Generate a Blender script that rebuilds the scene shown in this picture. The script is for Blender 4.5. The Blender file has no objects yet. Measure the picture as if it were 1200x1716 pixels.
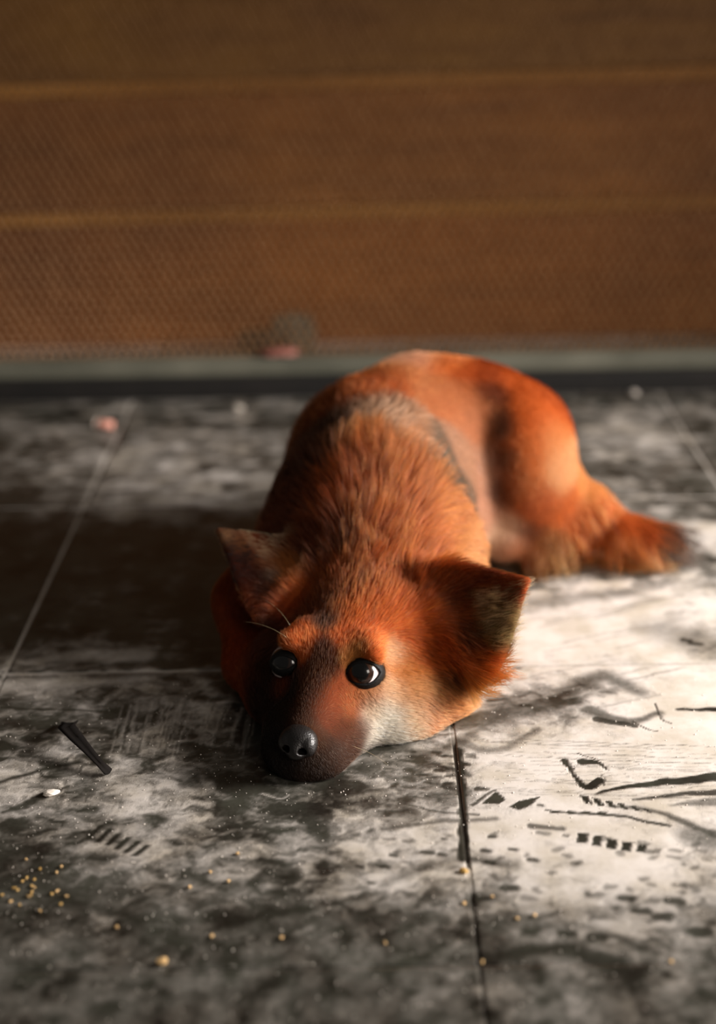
import bpy, math, random
import numpy as np
from mathutils import Vector, Matrix
from mathutils.kdtree import KDTree

sc = bpy.context.scene
COL = sc.collection
rng = np.random.default_rng(7)
random.seed(7)

# ------------------------------------------------------------------ camera, world, light, exposure
CAM_H = 0.55
PITCH, YAW, ROLL = 0.394, 0.008, -math.radians(1.1)
FPX = 1716 * 50 / 36.0
CR = (Matrix.Rotation(YAW, 3, 'Z') @ Matrix.Rotation(math.pi / 2 - PITCH, 3, 'X') @ Matrix.Rotation(ROLL, 3, 'Z'))
cam = bpy.data.cameras.new('camera')
cam.sensor_fit = 'VERTICAL'; cam.sensor_height = 36; cam.sensor_width = 36 * 1200 / 1716; cam.lens = 50
cam.clip_start = 0.02
camo = bpy.data.objects.new('camera', cam); COL.objects.link(camo)
camo.matrix_world = Matrix.Translation((0, 0, CAM_H)) @ CR.to_4x4()
sc.camera = camo
cam.dof.use_dof = True; cam.dof.focus_distance = 0.995; cam.dof.aperture_fstop = 2.3

w = bpy.data.worlds.new('world'); sc.world = w; w.use_nodes = True
w.node_tree.nodes['Background'].inputs[0].default_value = (1.0, 0.93, 0.84, 1)
w.node_tree.nodes['Background'].inputs[1].default_value = 0.09


def area(name, loc, target, sx, sy, power, col):
    l = bpy.data.lights.new(name, 'AREA'); l.shape = 'RECTANGLE'; l.size = sx; l.size_y = sy
    l.energy = power; l.color = col
    o = bpy.data.objects.new(name, l); COL.objects.link(o)
    o.location = loc
    o.rotation_euler = (Vector(target) - Vector(loc)).to_track_quat('-Z', 'Y').to_euler()
    return o


area('window_light', (1.45, 0.92, 0.66), (0.12, 1.02, 0.03), 0.62, 0.5, 13.5, (1.0, 0.935, 0.885)).data.spread = math.radians(72)
area('room_light', (1.25, -0.85, 1.30), (0.0, 1.5, 0.3), 0.6, 0.7, 12.0, (1.0, 0.90, 0.80))
vs = sc.view_settings
sc.display_settings.display_device = 'sRGB'
vs.view_transform = 'Standard'; vs.look = 'None'; vs.gamma = 1; vs.use_curve_mapping = False
vs.exposure = 0.0
sc.cycles.use_denoising = True
sc.cycles.max_bounces = 8
sc.render.hair_type = 'STRIP' if hasattr(sc.render, 'hair_type') else None

# ------------------------------------------------------------------ helpers
CRn = np.array(CR)
O = np.array([0, 0, CAM_H])


def ray(px, py):
    d = CRn @ np.array([(px - 600) / FPX, -(py - 858) / FPX, -1.0])
    return d / np.linalg.norm(d)


def U(px, py, z=0.0):
    """measured photo position + known height above the floor -> world point"""
    d = ray(px, py)
    return O + d * ((z - CAM_H) / d[2])


def G(px, py):
    return U(px, py, 0.0)[:2]


def lin(c):
    c = np.asarray(c, float) / 255.0
    return np.where(c <= 0.04045, c / 12.92, ((c + 0.055) / 1.055) ** 2.4)


def hash3(ix, iy, iz, s=0):
    h = (ix.astype(np.int64) * 374761393 + iy.astype(np.int64) * 668265263 + iz.astype(np.int64) * 2147483647 + s * 974711)
    h = (h ^ (h >> 13)) * 1274126177
    h = h ^ (h >> 16)
    return (h & 0xFFFFFF) / float(0xFFFFFF)


def vnoise(P, s=0):
    P = np.asarray(P, float)
    if P.shape[1] == 2: P = np.concatenate([P, np.zeros((len(P), 1))], 1)
    i = np.floor(P).astype(np.int64); f = P - i; f = f * f * (3 - 2 * f)
    r = 0
    for dx in (0, 1):
        for dy in (0, 1):
            for dz in (0, 1):
                wgt = (f[:, 0] if dx else 1 - f[:, 0]) * (f[:, 1] if dy else 1 - f[:, 1]) * (f[:, 2] if dz else 1 - f[:, 2])
                r = r + wgt * hash3(i[:, 0] + dx, i[:, 1] + dy, i[:, 2] + dz, s)
    return r


def fbm(P, s=0, o=4, g=0.5):
    a, t, r = 1.0, 0.0, 0
    for k in range(o):
        r = r + a * vnoise(P * 2.03 ** k + 17.3 * k, s + k); t += a; a *= g
    return r / t


def smst(a, b, x):
    t = np.clip((x - a) / (b - a), 0, 1); return t * t * (3 - 2 * t)


def link(name, me, mat=None, parent=None):
    o = bpy.data.objects.new(name, me); COL.objects.link(o)
    if mat is not None: me.materials.append(mat)
    if parent is not None: o.parent = parent
    return o


def mesh(name, V, Fc, smooth=False):
    me = bpy.data.meshes.new(name)
    me.from_pydata([tuple(v) for v in V], [], [tuple(f) for f in Fc]); me.update()
    if smooth: me.polygons.foreach_set('use_smooth', [True] * len(me.polygons))
    return me


def empty(name, loc):
    o = bpy.data.objects.new(name, None); COL.objects.link(o); o.location = loc; o.empty_display_size = 0.02
    return o


def tag(o, label=None, cat=None, group=None, kind=None):
    if label: o['label'] = label
    if cat: o['category'] = cat
    if group: o['group'] = group
    if kind: o['kind'] = kind
    return o


def box_vf(x0, x1, y0, y1, z0, z1, b=0.0):
    """box with chamfered top/front edges when b > 0"""
    if b <= 0:
        V = [(x, y, z) for z in (z0, z1) for y in (y0, y1) for x in (x0, x1)]
        return V, [(0, 2, 3, 1), (4, 5, 7, 6), (0, 1, 5, 4), (1, 3, 7, 5), (3, 2, 6, 7), (2, 0, 4, 6)]
    import bmesh
    bm = bmesh.new(); bmesh.ops.create_cube(bm, size=1)
    for v in bm.verts:
        v.co = ((x0 + x1) / 2 + v.co.x * (x1 - x0), (y0 + y1) / 2 + v.co.y * (y1 - y0), (z0 + z1) / 2 + v.co.z * (z1 - z0))
    bmesh.ops.bevel(bm, geom=bm.edges[:], offset=b, segments=1, affect='EDGES')
    bm.verts.index_update()
    V = [tuple(v.co) for v in bm.verts]; Fc = [[v.index for v in f.verts] for f in bm.faces]
    bm.free(); return V, Fc


def material(name):
    m = bpy.data.materials.new(name); m.use_nodes = True
    nt = m.node_tree; b = nt.nodes['Principled BSDF']
    return m, nt, b


def N(nt, t, **kw):
    n = nt.nodes.new(t)
    for k, v in kw.items(): setattr(n, k, v)
    return n


def simple_mat(name, c1, c2, scale=40, rough=0.6, metal=0.0, bump=0.0, stretch=(1, 1, 1), coords='Object'):
    m, nt, b = material(name)
    tc = N(nt, 'ShaderNodeTexCoord'); mp = N(nt, 'ShaderNodeMapping'); mp.inputs['Scale'].default_value = stretch
    nz = N(nt, 'ShaderNodeTexNoise'); nz.inputs['Scale'].default_value = scale; nz.inputs['Detail'].default_value = 6
    cr = N(nt, 'ShaderNodeValToRGB')
    cr.color_ramp.elements[0].position = 0.3; cr.color_ramp.elements[1].position = 0.72
    cr.color_ramp.elements[0].color = (*lin(c1), 1); cr.color_ramp.elements[1].color = (*lin(c2), 1)
    L = nt.links.new
    L(tc.outputs[coords], mp.inputs[0]); L(mp.outputs[0], nz.inputs['Vector']); L(nz.outputs[0], cr.inputs[0])
    L(cr.outputs[0], b.inputs['Base Color']); b.inputs['Roughness'].default_value = rough; b.inputs['Metallic'].default_value = metal
    if bump:
        bp = N(nt, 'ShaderNodeBump'); bp.inputs['Strength'].default_value = bump; bp.inputs['Distance'].default_value = 0.002
        L(nz.outputs[0], bp.inputs['Height']); L(bp.outputs[0], b.inputs['Normal'])
    return m


# ------------------------------------------------------------------ floor: tiles under trampled plaster dust, the dog's shadow put into the same map
XS = [-1.352, -1.002, -0.647, -0.292, 0.059, 0.3655, 0.7155, 1.0655]
YS = [0.298, 0.648, 0.998, 1.348, 1.698, 2.048]
RAIL_Y = 1.695

FAR = .13
rows = {  # low values at left middle paint the dog's cast shadow as thinner dust
    600: [.8, .8, .8, .85, .8, .8, .8, .8, .85, .85, .85, .7, .5],
    650: [.40, .45, .5, .5, .55, .5, .5, .5, .5, .5, .5, .55, .5],
    700: [.45, .5, .5, .5, .6, .5, .5, .5, .5, .5, .55, .55, .5],
    750: [.5, .5, .6, .6, .6, .5, .5, .5, .5, .45, .6, .6, .45],
    800: [.5, .6, .68, .62, .6, .5, .5, .5, .5, .4, .45, .45, .42],
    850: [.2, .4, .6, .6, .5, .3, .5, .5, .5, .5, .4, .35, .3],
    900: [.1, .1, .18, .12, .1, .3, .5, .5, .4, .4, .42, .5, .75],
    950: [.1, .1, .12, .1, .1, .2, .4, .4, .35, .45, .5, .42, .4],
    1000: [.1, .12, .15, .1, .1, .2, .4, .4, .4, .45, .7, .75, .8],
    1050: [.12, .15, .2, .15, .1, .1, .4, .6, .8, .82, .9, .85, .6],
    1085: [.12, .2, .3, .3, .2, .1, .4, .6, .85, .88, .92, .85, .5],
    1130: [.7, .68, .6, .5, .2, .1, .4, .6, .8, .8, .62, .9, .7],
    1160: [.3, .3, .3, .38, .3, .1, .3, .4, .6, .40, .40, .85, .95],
    1200: [.22, .25, .35, .5, .35, .2, .2, .25, .28, .45, .62, .92, .92],
    1250: [.4, .5, .35, .5, .35, .2, .25, .4, .9, .95, .95, .95, .95],
    1300: [.58, .62, .55, .38, .25, .25, .35, .42, .9, .92, .92, .85, .82],
    1350: [.45, .52, .6, .55, .48, .4, .42, .45, .62, .8, .8, .75, .6],
    1400: [.42, .5, .58, .58, .52, .48, .52, .58, .66, .78, .78, .72, .5],
    1450: [.3, .38, .45, .48, .48, .42, .65, .68, .6, .7, .8, .6, .45],
    1500: [.25, .22, .36, .36, .42, .42, .42, .36, .36, .48, .72, .62, .5],
    1550: [.4, .4, .36, .36, .4, .38, .38, .34, .34, .4, .42, .62, .62],
    1600: [.45, .45, .5, .48, .4, .34, .36, .3, .32, .46, .46, .36, .42],
    1650: [.32, .32, .38, .42, .34, .32, .38, .34, .48, .5, .5, .42, .42],
    1716: [.36, .38, .36, .36, .36, .34, .36, .36, .38, .42, .42, .38, .4]}
CP, CV = [], []
for py, vals in rows.items():
    for k, v in enumerate(vals):
        CP.append(G(k * 100, py)); CV.append(v + (.15 if (k >= 6 and 1390 < py < 1530) else 0) - (.09 if py > 1530 else 0) - (FAR if 620 < py < 840 else 0) + (.10 if v < .16 and 860 < py < 1120 else 0))  # nearest rows lowered to put light falloff into the map; shadow band eased
CP = np.array(CP); CV = np.array(CV)


def coarse(P):
    out = np.empty(len(P))
    for a in range(0, len(P), 20000):
        q = P[a:a + 20000]
        d2 = ((q[:, None, :] - CP[None]) ** 2).sum(-1)
        s2 = 0.0009 + 0.0004 * 0
        wgt = np.exp(-d2 / (2 * s2)) + 1e-6 / (d2 + 1e-4)
        out[a:a + 20000] = (wgt * CV).sum(1) / wgt.sum(1)
    return out


# strokes measured on the floor: (points in photo px, half width m at start, at end, strength (- wipes the dust away, + adds), softness m)
ST = []


def stroke(pts, w0, w1, s, soft=0.0015):
    ST.append((catmull([G(*p) for p in pts]), w0, w1, s, soft))


def poly(pts, s=-1.0, soft=.0006):
    ST.append((np.array([G(*p) for p in pts]), None, None, s, soft))


def block(x, y, wx, wy, lean=0.0, s=-1.0, soft=.0006):
    poly([(x - wx / 2 + lean, y - wy / 2), (x + wx / 2 + lean, y - wy / 2 + 1), (x + wx / 2 - lean, y + wy / 2 + 1), (x - wx / 2 - lean, y + wy / 2)], s, soft)


def catmull(P, k=5):
    P = np.asarray(P, float)
    if len(P) < 3: return P
    Q = np.vstack([2 * P[0] - P[1], P, 2 * P[-1] - P[-2]]); out = []
    for i in range(1, len(Q) - 2):
        for t in np.arange(k) / k:
            out.append(.5 * (2 * Q[i] + (Q[i + 1] - Q[i - 1]) * t + (2 * Q[i - 1] - 5 * Q[i] + 4 * Q[i + 1] - Q[i + 2]) * t * t + (3 * Q[i] - Q[i - 1] - 3 * Q[i + 1] + Q[i + 2]) * t ** 3))
    out.append(P[-1]); return np.array(out)


def tread(x, y, n, dx, dy, wx, wy, s=-.9, lean=(0, 0)):
    for i in range(n):
        cx, cy = x + dx * i, y + dy * i
        stroke([(cx - wx / 2 + lean[0], cy - wy + lean[1]), (cx + wx / 2 - lean[0], cy + wy - lean[1])], 0.0026, 0.0026, s, 0.0008)


# scraped gap at the middle joint and smears beside the muzzle
stroke([(768, 1256), (771, 1300), (775, 1345), (776, 1440)], .0028, .0030, -1.0, .001)
stroke([(765, 1290), (785, 1300)], .004, .002, -.8)
stroke([(640, 1250), (720, 1262), (790, 1232)], .004, .006, -.6, .004)
stroke([(700, 1212), (820, 1200), (950, 1172)], .012, .013, -.78, .009)
stroke([(1110, 1055), (1200, 1085)], .020, .024, -.45, .018)
stroke([(900, 1010), (980, 1000), (1060, 990)], .012, .006, -.5, .010)
stroke([(760, 1240), (830, 1258), (900, 1222)], .004, .003, -.6, .003)
stroke([(960, 1155), (1010, 1135), (1070, 1160)], .011, .006, -.75, .007)
stroke([(985, 1190), (1050, 1208), (1105, 1195)], .006, .003, -.8, .003)
stroke([(1000, 1205), (1060, 1216)], .004, .003, -.9, .001)
stroke([(1095, 1180), (1110, 1205), (1125, 1212)], .001, .0008, -.8, .0006)
stroke([(1060, 1210), (1085, 1222), (1102, 1226)], .001, .0006, -.8, .0006)
# curl prints
stroke([(946, 1275), (952, 1284), (960, 1288)], .0028, .0010, -1, .0006)
stroke([(955, 1288), (968, 1305), (975, 1316), (990, 1318), (1002, 1310)], .0012, .0040, -1, .0007)
stroke([(975, 1276), (1000, 1279), (1018, 1291)], .0042, .0006, -1, .0007)
stroke([(970, 1262), (985, 1268), (1005, 1275)], .0007, .0005, -.8, .0005)
stroke([(1008, 1300), (1012, 1318)], .0007, .0005, -.7, .0005)
# dark sweeping arcs right
stroke([(1000, 1330), (1060, 1318), (1120, 1310), (1200, 1302)], .0012, .0055, -1, .001)
stroke([(1060, 1340), (1140, 1331), (1200, 1328)], .001, .0035, -.9, .001)
stroke([(1120, 1350), (1200, 1343)], .001, .005, -.7, .002)
stroke([(1135, 1188), (1200, 1190)], .0015, .0035, -1, .001)
stroke([(1020, 1350), (1100, 1360), (1160, 1385), (1200, 1400)], .0015, .004, -.8, .002)
stroke([(915, 1358), (960, 1362), (1040, 1368), (1120, 1385)], .001, .0018, -.9, .0007)
stroke([(1150, 1400), (1200, 1412)], .008, .008, -.6, .006)
# rows of sole-pattern blocks
for i in range(6):
    block(982 + i * 19 + i * 1.5, 1340 + i * 3.6, 13 - i, 15 - i * 1.6, -5)
for i, (x, y, w_, h_) in enumerate([(947, 1399, 12, 5), (975, 1404, 18, 16), (1000, 1409, 15, 17), (1025, 1414, 17, 16), (1050, 1418, 16, 15), (1075, 1421, 15, 13), (1100, 1425, 12, 7)]):
    block(x, y, w_, h_, 1.5, -1 if 0 < i < 6 else -.6)
for i in range(4):
    block(930 + i * 26, 1360 + i * .8, 14, 5, 1)
poly([(806, 1347), (832, 1326), (846, 1340), (834, 1348)])
stroke([(790, 1350), (815, 1333), (832, 1325)], .0014, .0008, -.9, .0008)
poly([(852, 1352), (868, 1342), (905, 1335), (888, 1350), (868, 1358)])
stroke([(800, 1322), (816, 1324)], .003, .002, -.9, .001)
stroke([(688, 1350), (740, 1362), (800, 1366)], .001, .001, -.8, .0008)
stroke([(640, 1390), (730, 1378), (830, 1372)], .002, .002, -.7, .002)
stroke([(890, 1385), (940, 1388)], .003, .002, -.8, .0015)
# heel dots
for x, y, r in [(731, 1261, 5), (706, 1275, 5), (735, 1291, 5), (692, 1259, 4), (752, 1313, 5), (750, 1300, 3), (815, 1425, 5), (860, 1424, 4), (893, 1441, 5),
                (820, 1445, 6), (824, 1402, 4), (740, 1432, 5), (715, 1428, 6), (744, 1406, 3), (855, 1487, 8), (620, 1478, 4), (644, 1452, 5), (1075, 1527, 8),
                (1110, 1536, 9), (1050, 1505, 7), (1130, 1510, 9), (950, 1565, 8), (1000, 1569, 9), (660, 1432, 4), (600, 1452, 4), (905, 1350, 3), (1174, 1560, 10),
                (800, 1140, 4), (845, 1136, 5), (1165, 1078, 7), (1150, 1072, 6), (880, 1182, 6), (865, 1118, 4)]:
    stroke([(x - r, y), (x + r, y + 1)], .0022 * r / 5, .0022 * r / 5, -.9, .0012)
for i in range(42):
    x, y = 680 + 110 * random.random(), 1262 + 60 * random.random()
    stroke([(x - 6, y), (x + 6, y + 1)], .0014, .0020, -.7, .0012)
for i in range(90):
    x, y = 560 + 620 * random.random() ** .8, 1395 + 200 * random.random()
    a = random.random() * 10
    stroke([(x - a, y), (x + a, y + random.uniform(-3, 3))], random.uniform(.001, .003), .002, -.6, .0015)
# left side prints
for i in range(6):
    block(158 + i * 15.5, 1394 + i * 6.2, 10, 24 - i, 12, -.95, .001)
for i in range(4):
    stroke([(60 + i * 22, 1440 + i * 8), (74 + i * 22, 1432 + i * 8)], .002, .002, -.7, .002)
for i in range(6):
    stroke([(6 + i * 12, 1362 - i * 6), (44 + i * 14, 1352 - i * 7)], .0014, .0014, -.85, .001)
stroke([(0, 1312), (60, 1292), (130, 1278)], .0022, .0022, -.9, .002)
stroke([(0, 1186), (60, 1188), (190, 1192)], .0018, .001, -.9, .001)
stroke([(0, 1250), (20, 1255)], .008, .003, -1, .003)
stroke([(60, 1290), (72, 1300), (92, 1302)], .001, .001, -.9, .0006)
stroke([(420, 1480), (450, 1468), (480, 1468)], .004, .010, -.8, .002)
stroke([(350, 1560), (440, 1535), (560, 1515), (620, 1500)], .003, .003, -.8, .003)
stroke([(640, 1480), (760, 1440), (860, 1450)], .003, .005, -.6, .004)
stroke([(820, 1610), (900, 1590), (980, 1600), (1060, 1630)], .004, .008, -.9, .003)
stroke([(600, 1640), (700, 1610), (830, 1600)], .004, .004, -.6, .005)
stroke([(880, 1560), (960, 1548), (1060, 1580)], .003, .002, -.6, .003)
stroke([(90, 1500), (200, 1530), (260, 1560)], .005, .004, -.7, .004)
stroke([(180, 1330), (240, 1322), (290, 1312)], .002, .003, .4, .002)
stroke([(350, 1345), (300, 1352), (220, 1365)], .002, .001, .45, .002)
stroke([(440, 1330), (470, 1338), (485, 1332)], .0008, .0008, .5, .0008)
for i in range(60):   # brushed streaks left of the head
    x = 190 + 230 * random.random(); y = 1170 + 25 * random.random()
    stroke([(x + 12, y), (x - 6, y + 45 + 45 * random.random())], .0007, .0004, random.choice([.32, .25, -.5]), .0009)
for i in range(8):
    stroke([(290 + i * 8, 1090 + i * 2), (335 + i * 5, 1082 + i * 5)], .001, .001, -.5, .0015)
stroke([(12, 1131), (200, 1127), (390, 1122)], .0020, .0012, .75, .0012)
stroke([(0, 1150), (120, 1144), (250, 1138)], .010, .006, .55, .007)
stroke([(60, 1108), (110, 1100), (240, 1098)], .004, .010, .5, .006)
for i in range(34):   # long wiping streaks in the white field
    y = 1235 + 95 * random.random(); x = 790 + 160 * random.random()
    stroke([(x, y), (x + 150, y + 7), (x + 330, y + 13)], .0005, .0003, -.28, .0005)
for i in range(40):
    y = 1015 + 190 * random.random(); x = 840 + 260 * random.random(); L_ = random.uniform(30, 120)
    stroke([(x, y), (x + L_, y - L_ * .22)], .001, .0005, random.choice([-.35, .3]), .002)
for i in range(45):   # streaks far behind the dog
    x, y = 0 + 430 * random.random(), 690 + 150 * random.random()
    stroke([(x, y), (x + random.uniform(20, 120), y + random.uniform(-6, 3))], .004, .003, random.choice([-.5, .4]), .006)
stroke([(1030, 705), (1080, 728), (1160, 735)], .012, .008, .6, .012)
stroke([(1150, 892), (1200, 890)], .012, .012, .6, .010)
for i in range(45):
    x, y = 960 + 240 * random.random(), 690 + 280 * random.random()
    stroke([(x, y), (x + random.uniform(20, 110), y + random.uniform(-4, 8))], .004, .003, random.choice([-.45, .3, .3]), .008)


def dust_shade_field(P):
    c = coarse(P)
    wob = np.stack([fbm(P * 90, 31, 3) - .5, fbm(P * 90, 37, 3) - .5], 1)
    n = .45 * fbm(P * 24 + wob * .5, 3, 5, .65) + .55 * fbm(P * 62 + wob, 5, 4, .62)
    n2 = fbm(P * np.array([70, 150]) + wob * 2, 11, 4, .6)
    v = c + (n - .5) * 1.05 * (1 - np.abs(c - .5) * 1.1) + (n2 - .5) * .55 * (1 - np.abs(c - .5) * 1.2)
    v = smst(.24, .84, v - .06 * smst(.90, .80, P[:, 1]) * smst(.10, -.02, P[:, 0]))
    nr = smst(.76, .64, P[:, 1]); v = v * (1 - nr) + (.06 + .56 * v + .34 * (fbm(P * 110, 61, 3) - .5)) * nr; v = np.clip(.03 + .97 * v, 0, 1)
    Q = P + wob * .0035
    for pts, w0, w1, s, soft in ST:
        if w0 is None:
            m = soft * 2 + .004; lo = pts.min(0) - m; hi = pts.max(0) + m
            sel = np.where((P[:, 0] > lo[0]) & (P[:, 0] < hi[0]) & (P[:, 1] > lo[1]) & (P[:, 1] < hi[1]))[0]
            if not len(sel): continue
            q = P[sel] + wob[sel] * .0012; d = np.full(len(sel), -9.)
            ctr = pts.mean(0)
            for i in range(len(pts)):
                a, b = pts[i], pts[(i + 1) % len(pts)]; nn = np.array([(b - a)[1], -(b - a)[0]]); nn = nn / np.linalg.norm(nn)
                if nn @ (ctr - a) > 0: nn = -nn
                d = np.maximum(d, (q - a) @ nn)
            a = 1 - smst(-soft, soft, d); v[sel] = v[sel] + (a * (s * v[sel]) if s < 0 else a * s * (1 - v[sel])); continue
        m = max(w0, w1) + soft * 2.5 + .003
        lo = pts.min(0) - m; hi = pts.max(0) + m
        sel = np.where((P[:, 0] > lo[0]) & (P[:, 0] < hi[0]) & (P[:, 1] > lo[1]) & (P[:, 1] < hi[1]))[0]
        if not len(sel): continue
        q = Q[sel]; best = np.full(len(sel), 9.)
        n_ = len(pts) - 1
        for i in range(n_):
            a, b = pts[i], pts[i + 1]; ab = b - a
            t = np.clip(((q - a) @ ab) / max(ab @ ab, 1e-12), 0, 1)
            r = w0 + (w1 - w0) * (i + t) / n_
            best = np.minimum(best, np.linalg.norm(q - a - t[:, None] * ab, axis=1) - r)
        a = 1 - smst(-soft, soft, best)
        v[sel] = v[sel] + (a * (s * v[sel]) if s < 0 else a * s * (1 - v[sel]))
    return np.clip(v, 0, 1)


def floor_mat():
    m, nt, b = material('dusty_glazed_tile'); L = nt.links.new
    at = N(nt, 'ShaderNodeAttribute', attribute_name='dust_shade')
    geo = N(nt, 'ShaderNodeNewGeometry')

    def noise(scale, det=3, rough=.6):
        n = N(nt, 'ShaderNodeTexNoise'); n.inputs['Scale'].default_value = scale; n.inputs['Detail'].default_value = det
        n.inputs['Roughness'].default_value = rough; L(geo.outputs['Position'], n.inputs['Vector']); return n
    n1, n2, n3 = noise(260, 4), noise(1100, 2), noise(24, 5)

    def math_(op, a, b_, clamp=False):
        n = N(nt, 'ShaderNodeMath', operation=op, use_clamp=clamp)
        for i, v in enumerate((a, b_)):
            if isinstance(v, (int, float)): n.inputs[i].default_value = v
            else: L(v, n.inputs[i])
        return n.outputs[0]
    s = math_('ADD', math_('MULTIPLY', math_('SUBTRACT', n1.outputs[0], .5), .60), math_('MULTIPLY', math_('SUBTRACT', n2.outputs[0], .5), .45))
    d0 = math_('MULTIPLY', math_('MULTIPLY', at.outputs['Fac'], math_('SUBTRACT', 1.07, at.outputs['Fac'])), 2.7)
    v = math_('ADD', at.outputs['Fac'], math_('MULTIPLY', s, d0), True)
    mr = N(nt, 'ShaderNodeMapRange'); mr.inputs['From Min'].default_value = .02; mr.inputs['From Max'].default_value = 1.0; L(v, mr.inputs['Value'])
    d = mr.outputs[0]
    dark = N(nt, 'ShaderNodeValToRGB'); dark.color_ramp.elements[0].color = (*lin((30, 26, 21)), 1); dark.color_ramp.elements[1].color = (*lin((58, 58, 50)), 1)
    dark.color_ramp.elements[0].position = .35; dark.color_ramp.elements[1].position = .65; L(n3.outputs[0], dark.inputs[0])
    lt = N(nt, 'ShaderNodeValToRGB'); lt.color_ramp.elements[0].color = (*lin((180, 170, 155)), 1); lt.color_ramp.elements[1].color = (*lin((205, 197, 189)), 1)
    lt.color_ramp.elements[0].position = .35; lt.color_ramp.elements[1].position = .6; L(n3.outputs[0], lt.inputs[0])
    # sparse bright grit
    vo = N(nt, 'ShaderNodeTexVoronoi'); vo.inputs['Scale'].default_value = 260; L(geo.outputs['Position'], vo.inputs['Vector'])
    mx = N(nt, 'ShaderNodeMix', data_type='RGBA'); L(d, mx.inputs['Factor']); L(dark.outputs[0], mx.inputs['A']); L(lt.outputs[0], mx.inputs['B'])
    L(mx.outputs['Result'], b.inputs['Base Color'])
    rr = N(nt, 'ShaderNodeMapRange'); rr.inputs['To Min'].default_value = .30; rr.inputs['To Max'].default_value = .85; L(d, rr.inputs['Value'])
    L(rr.outputs[0], b.inputs['Roughness'])
    b.inputs['Specular IOR Level'].default_value = .45
    bp = N(nt, 'ShaderNodeBump'); bp.inputs['Strength'].default_value = .55; bp.inputs['Distance'].default_value = .0012
    L(v, bp.inputs['Height']); L(bp.outputs[0], b.inputs['Normal'])
    return m


FM = floor_mat()


def grid_patch(name, x0, x1, y0, y1, z, step, mat, parent=None, skirt=0.0, clampfn=None):
    nx = max(2, int(round((x1 - x0) / step)) + 1); ny = max(2, int(round((y1 - y0) / step)) + 1)
    lx, ly = np.linspace(x0, x1, nx), np.linspace(y0, y1, ny)
    if clampfn is not None:      # the base plane: fine where joints are in view
        lx = np.unique(np.concatenate([lx, np.arange(-.7, .8, .006)])); ly = np.unique(np.concatenate([ly, np.arange(.55, 2.05, .006)]))
        nx, ny = len(lx), len(ly)
    X, Y = np.meshgrid(lx, ly)
    P = np.stack([X.ravel(), Y.ravel()], 1)
    V = np.concatenate([P, np.full((len(P), 1), z)], 1)
    idx = np.arange(nx * ny).reshape(ny, nx)
    Fq = np.stack([idx[:-1, :-1], idx[:-1, 1:], idx[1:, 1:], idx[1:, :-1]], -1).reshape(-1, 4)
    if skirt:
        ring = np.concatenate([idx[0, :], idx[1:, -1], idx[-1, ::-1][1:], idx[::-1, 0][1:-1]])
        base = len(V); low = V[ring].copy()
        c = np.array([(x0 + x1) / 2, (y0 + y1) / 2]); low[:, :2] += np.sign(low[:, :2] - c) * .0004; low[:, 2] -= skirt
        V = np.concatenate([V, low]); P = V[:, :2]
        k = np.arange(len(ring)); k2 = np.roll(k, -1)
        Fq = np.concatenate([Fq, np.stack([ring[k], base + k, base + k2, ring[k2]], -1)])
    me = bpy.data.meshes.new(name)
    me.vertices.add(len(V)); me.vertices.foreach_set('co', V.ravel().astype(np.float32))
    me.loops.add(len(Fq) * 4); me.loops.foreach_set('vertex_index', Fq.ravel().astype(np.int32))
    me.polygons.add(len(Fq)); me.polygons.foreach_set('loop_start', np.arange(0, len(Fq) * 4, 4, dtype=np.int32))
    me.update(calc_edges=True)
    D = dust_shade_field(P)
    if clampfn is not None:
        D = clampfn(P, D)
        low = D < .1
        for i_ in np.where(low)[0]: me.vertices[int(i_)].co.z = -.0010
    a = me.attributes.new('dust_shade', 'FLOAT', 'POINT'); a.data.foreach_set('value', D.astype(np.float32))
    return link(name, me, mat, parent)


def grout_dust(P, D):
    # joints packed with pale dust, except the scraped one in front of the muzzle
    dark = (np.abs(P[:, 0] - .059) < .03) & (P[:, 1] < .885) & (P[:, 1] > .74)
    pale = .62 + .25 * fbm(P * 30, 5, 3)
    return np.where(dark, .08, np.where(P[:, 1] < .99, dust_shade_field(P), pale))


GAP = 0.0015
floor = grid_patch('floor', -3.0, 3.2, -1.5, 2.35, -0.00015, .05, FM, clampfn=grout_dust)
# finer grout under the joints that are in view
floor['kind'] = 'structure'
for j in range(len(YS) - 1):
    for i in range(len(XS) - 1):
        GAP = .0007 if j == 0 else .0015
        x0, x1, y0, y1 = XS[i] + GAP, XS[i + 1] - GAP, YS[j] + GAP, YS[j + 1] - GAP
        near = -0.36 < (x0 + x1) / 2 < .45 or (abs((x0 + x1) / 2) < .6 and j == 1)
        step = .0022 if (near and j in (0, 1, 2)) else (.004 if j < 4 and abs((x0 + x1) / 2) < .75 else .012)
        if near and j == 1: step = .0015
        if near and j == 2: step = .0026
        t = grid_patch('tile', x0, x1, y0, y1, 0.0, step, FM, floor, skirt=.0012)

# ------------------------------------------------------------------ back: boards behind a framed wire mesh
WALL_Y = 1.955


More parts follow.
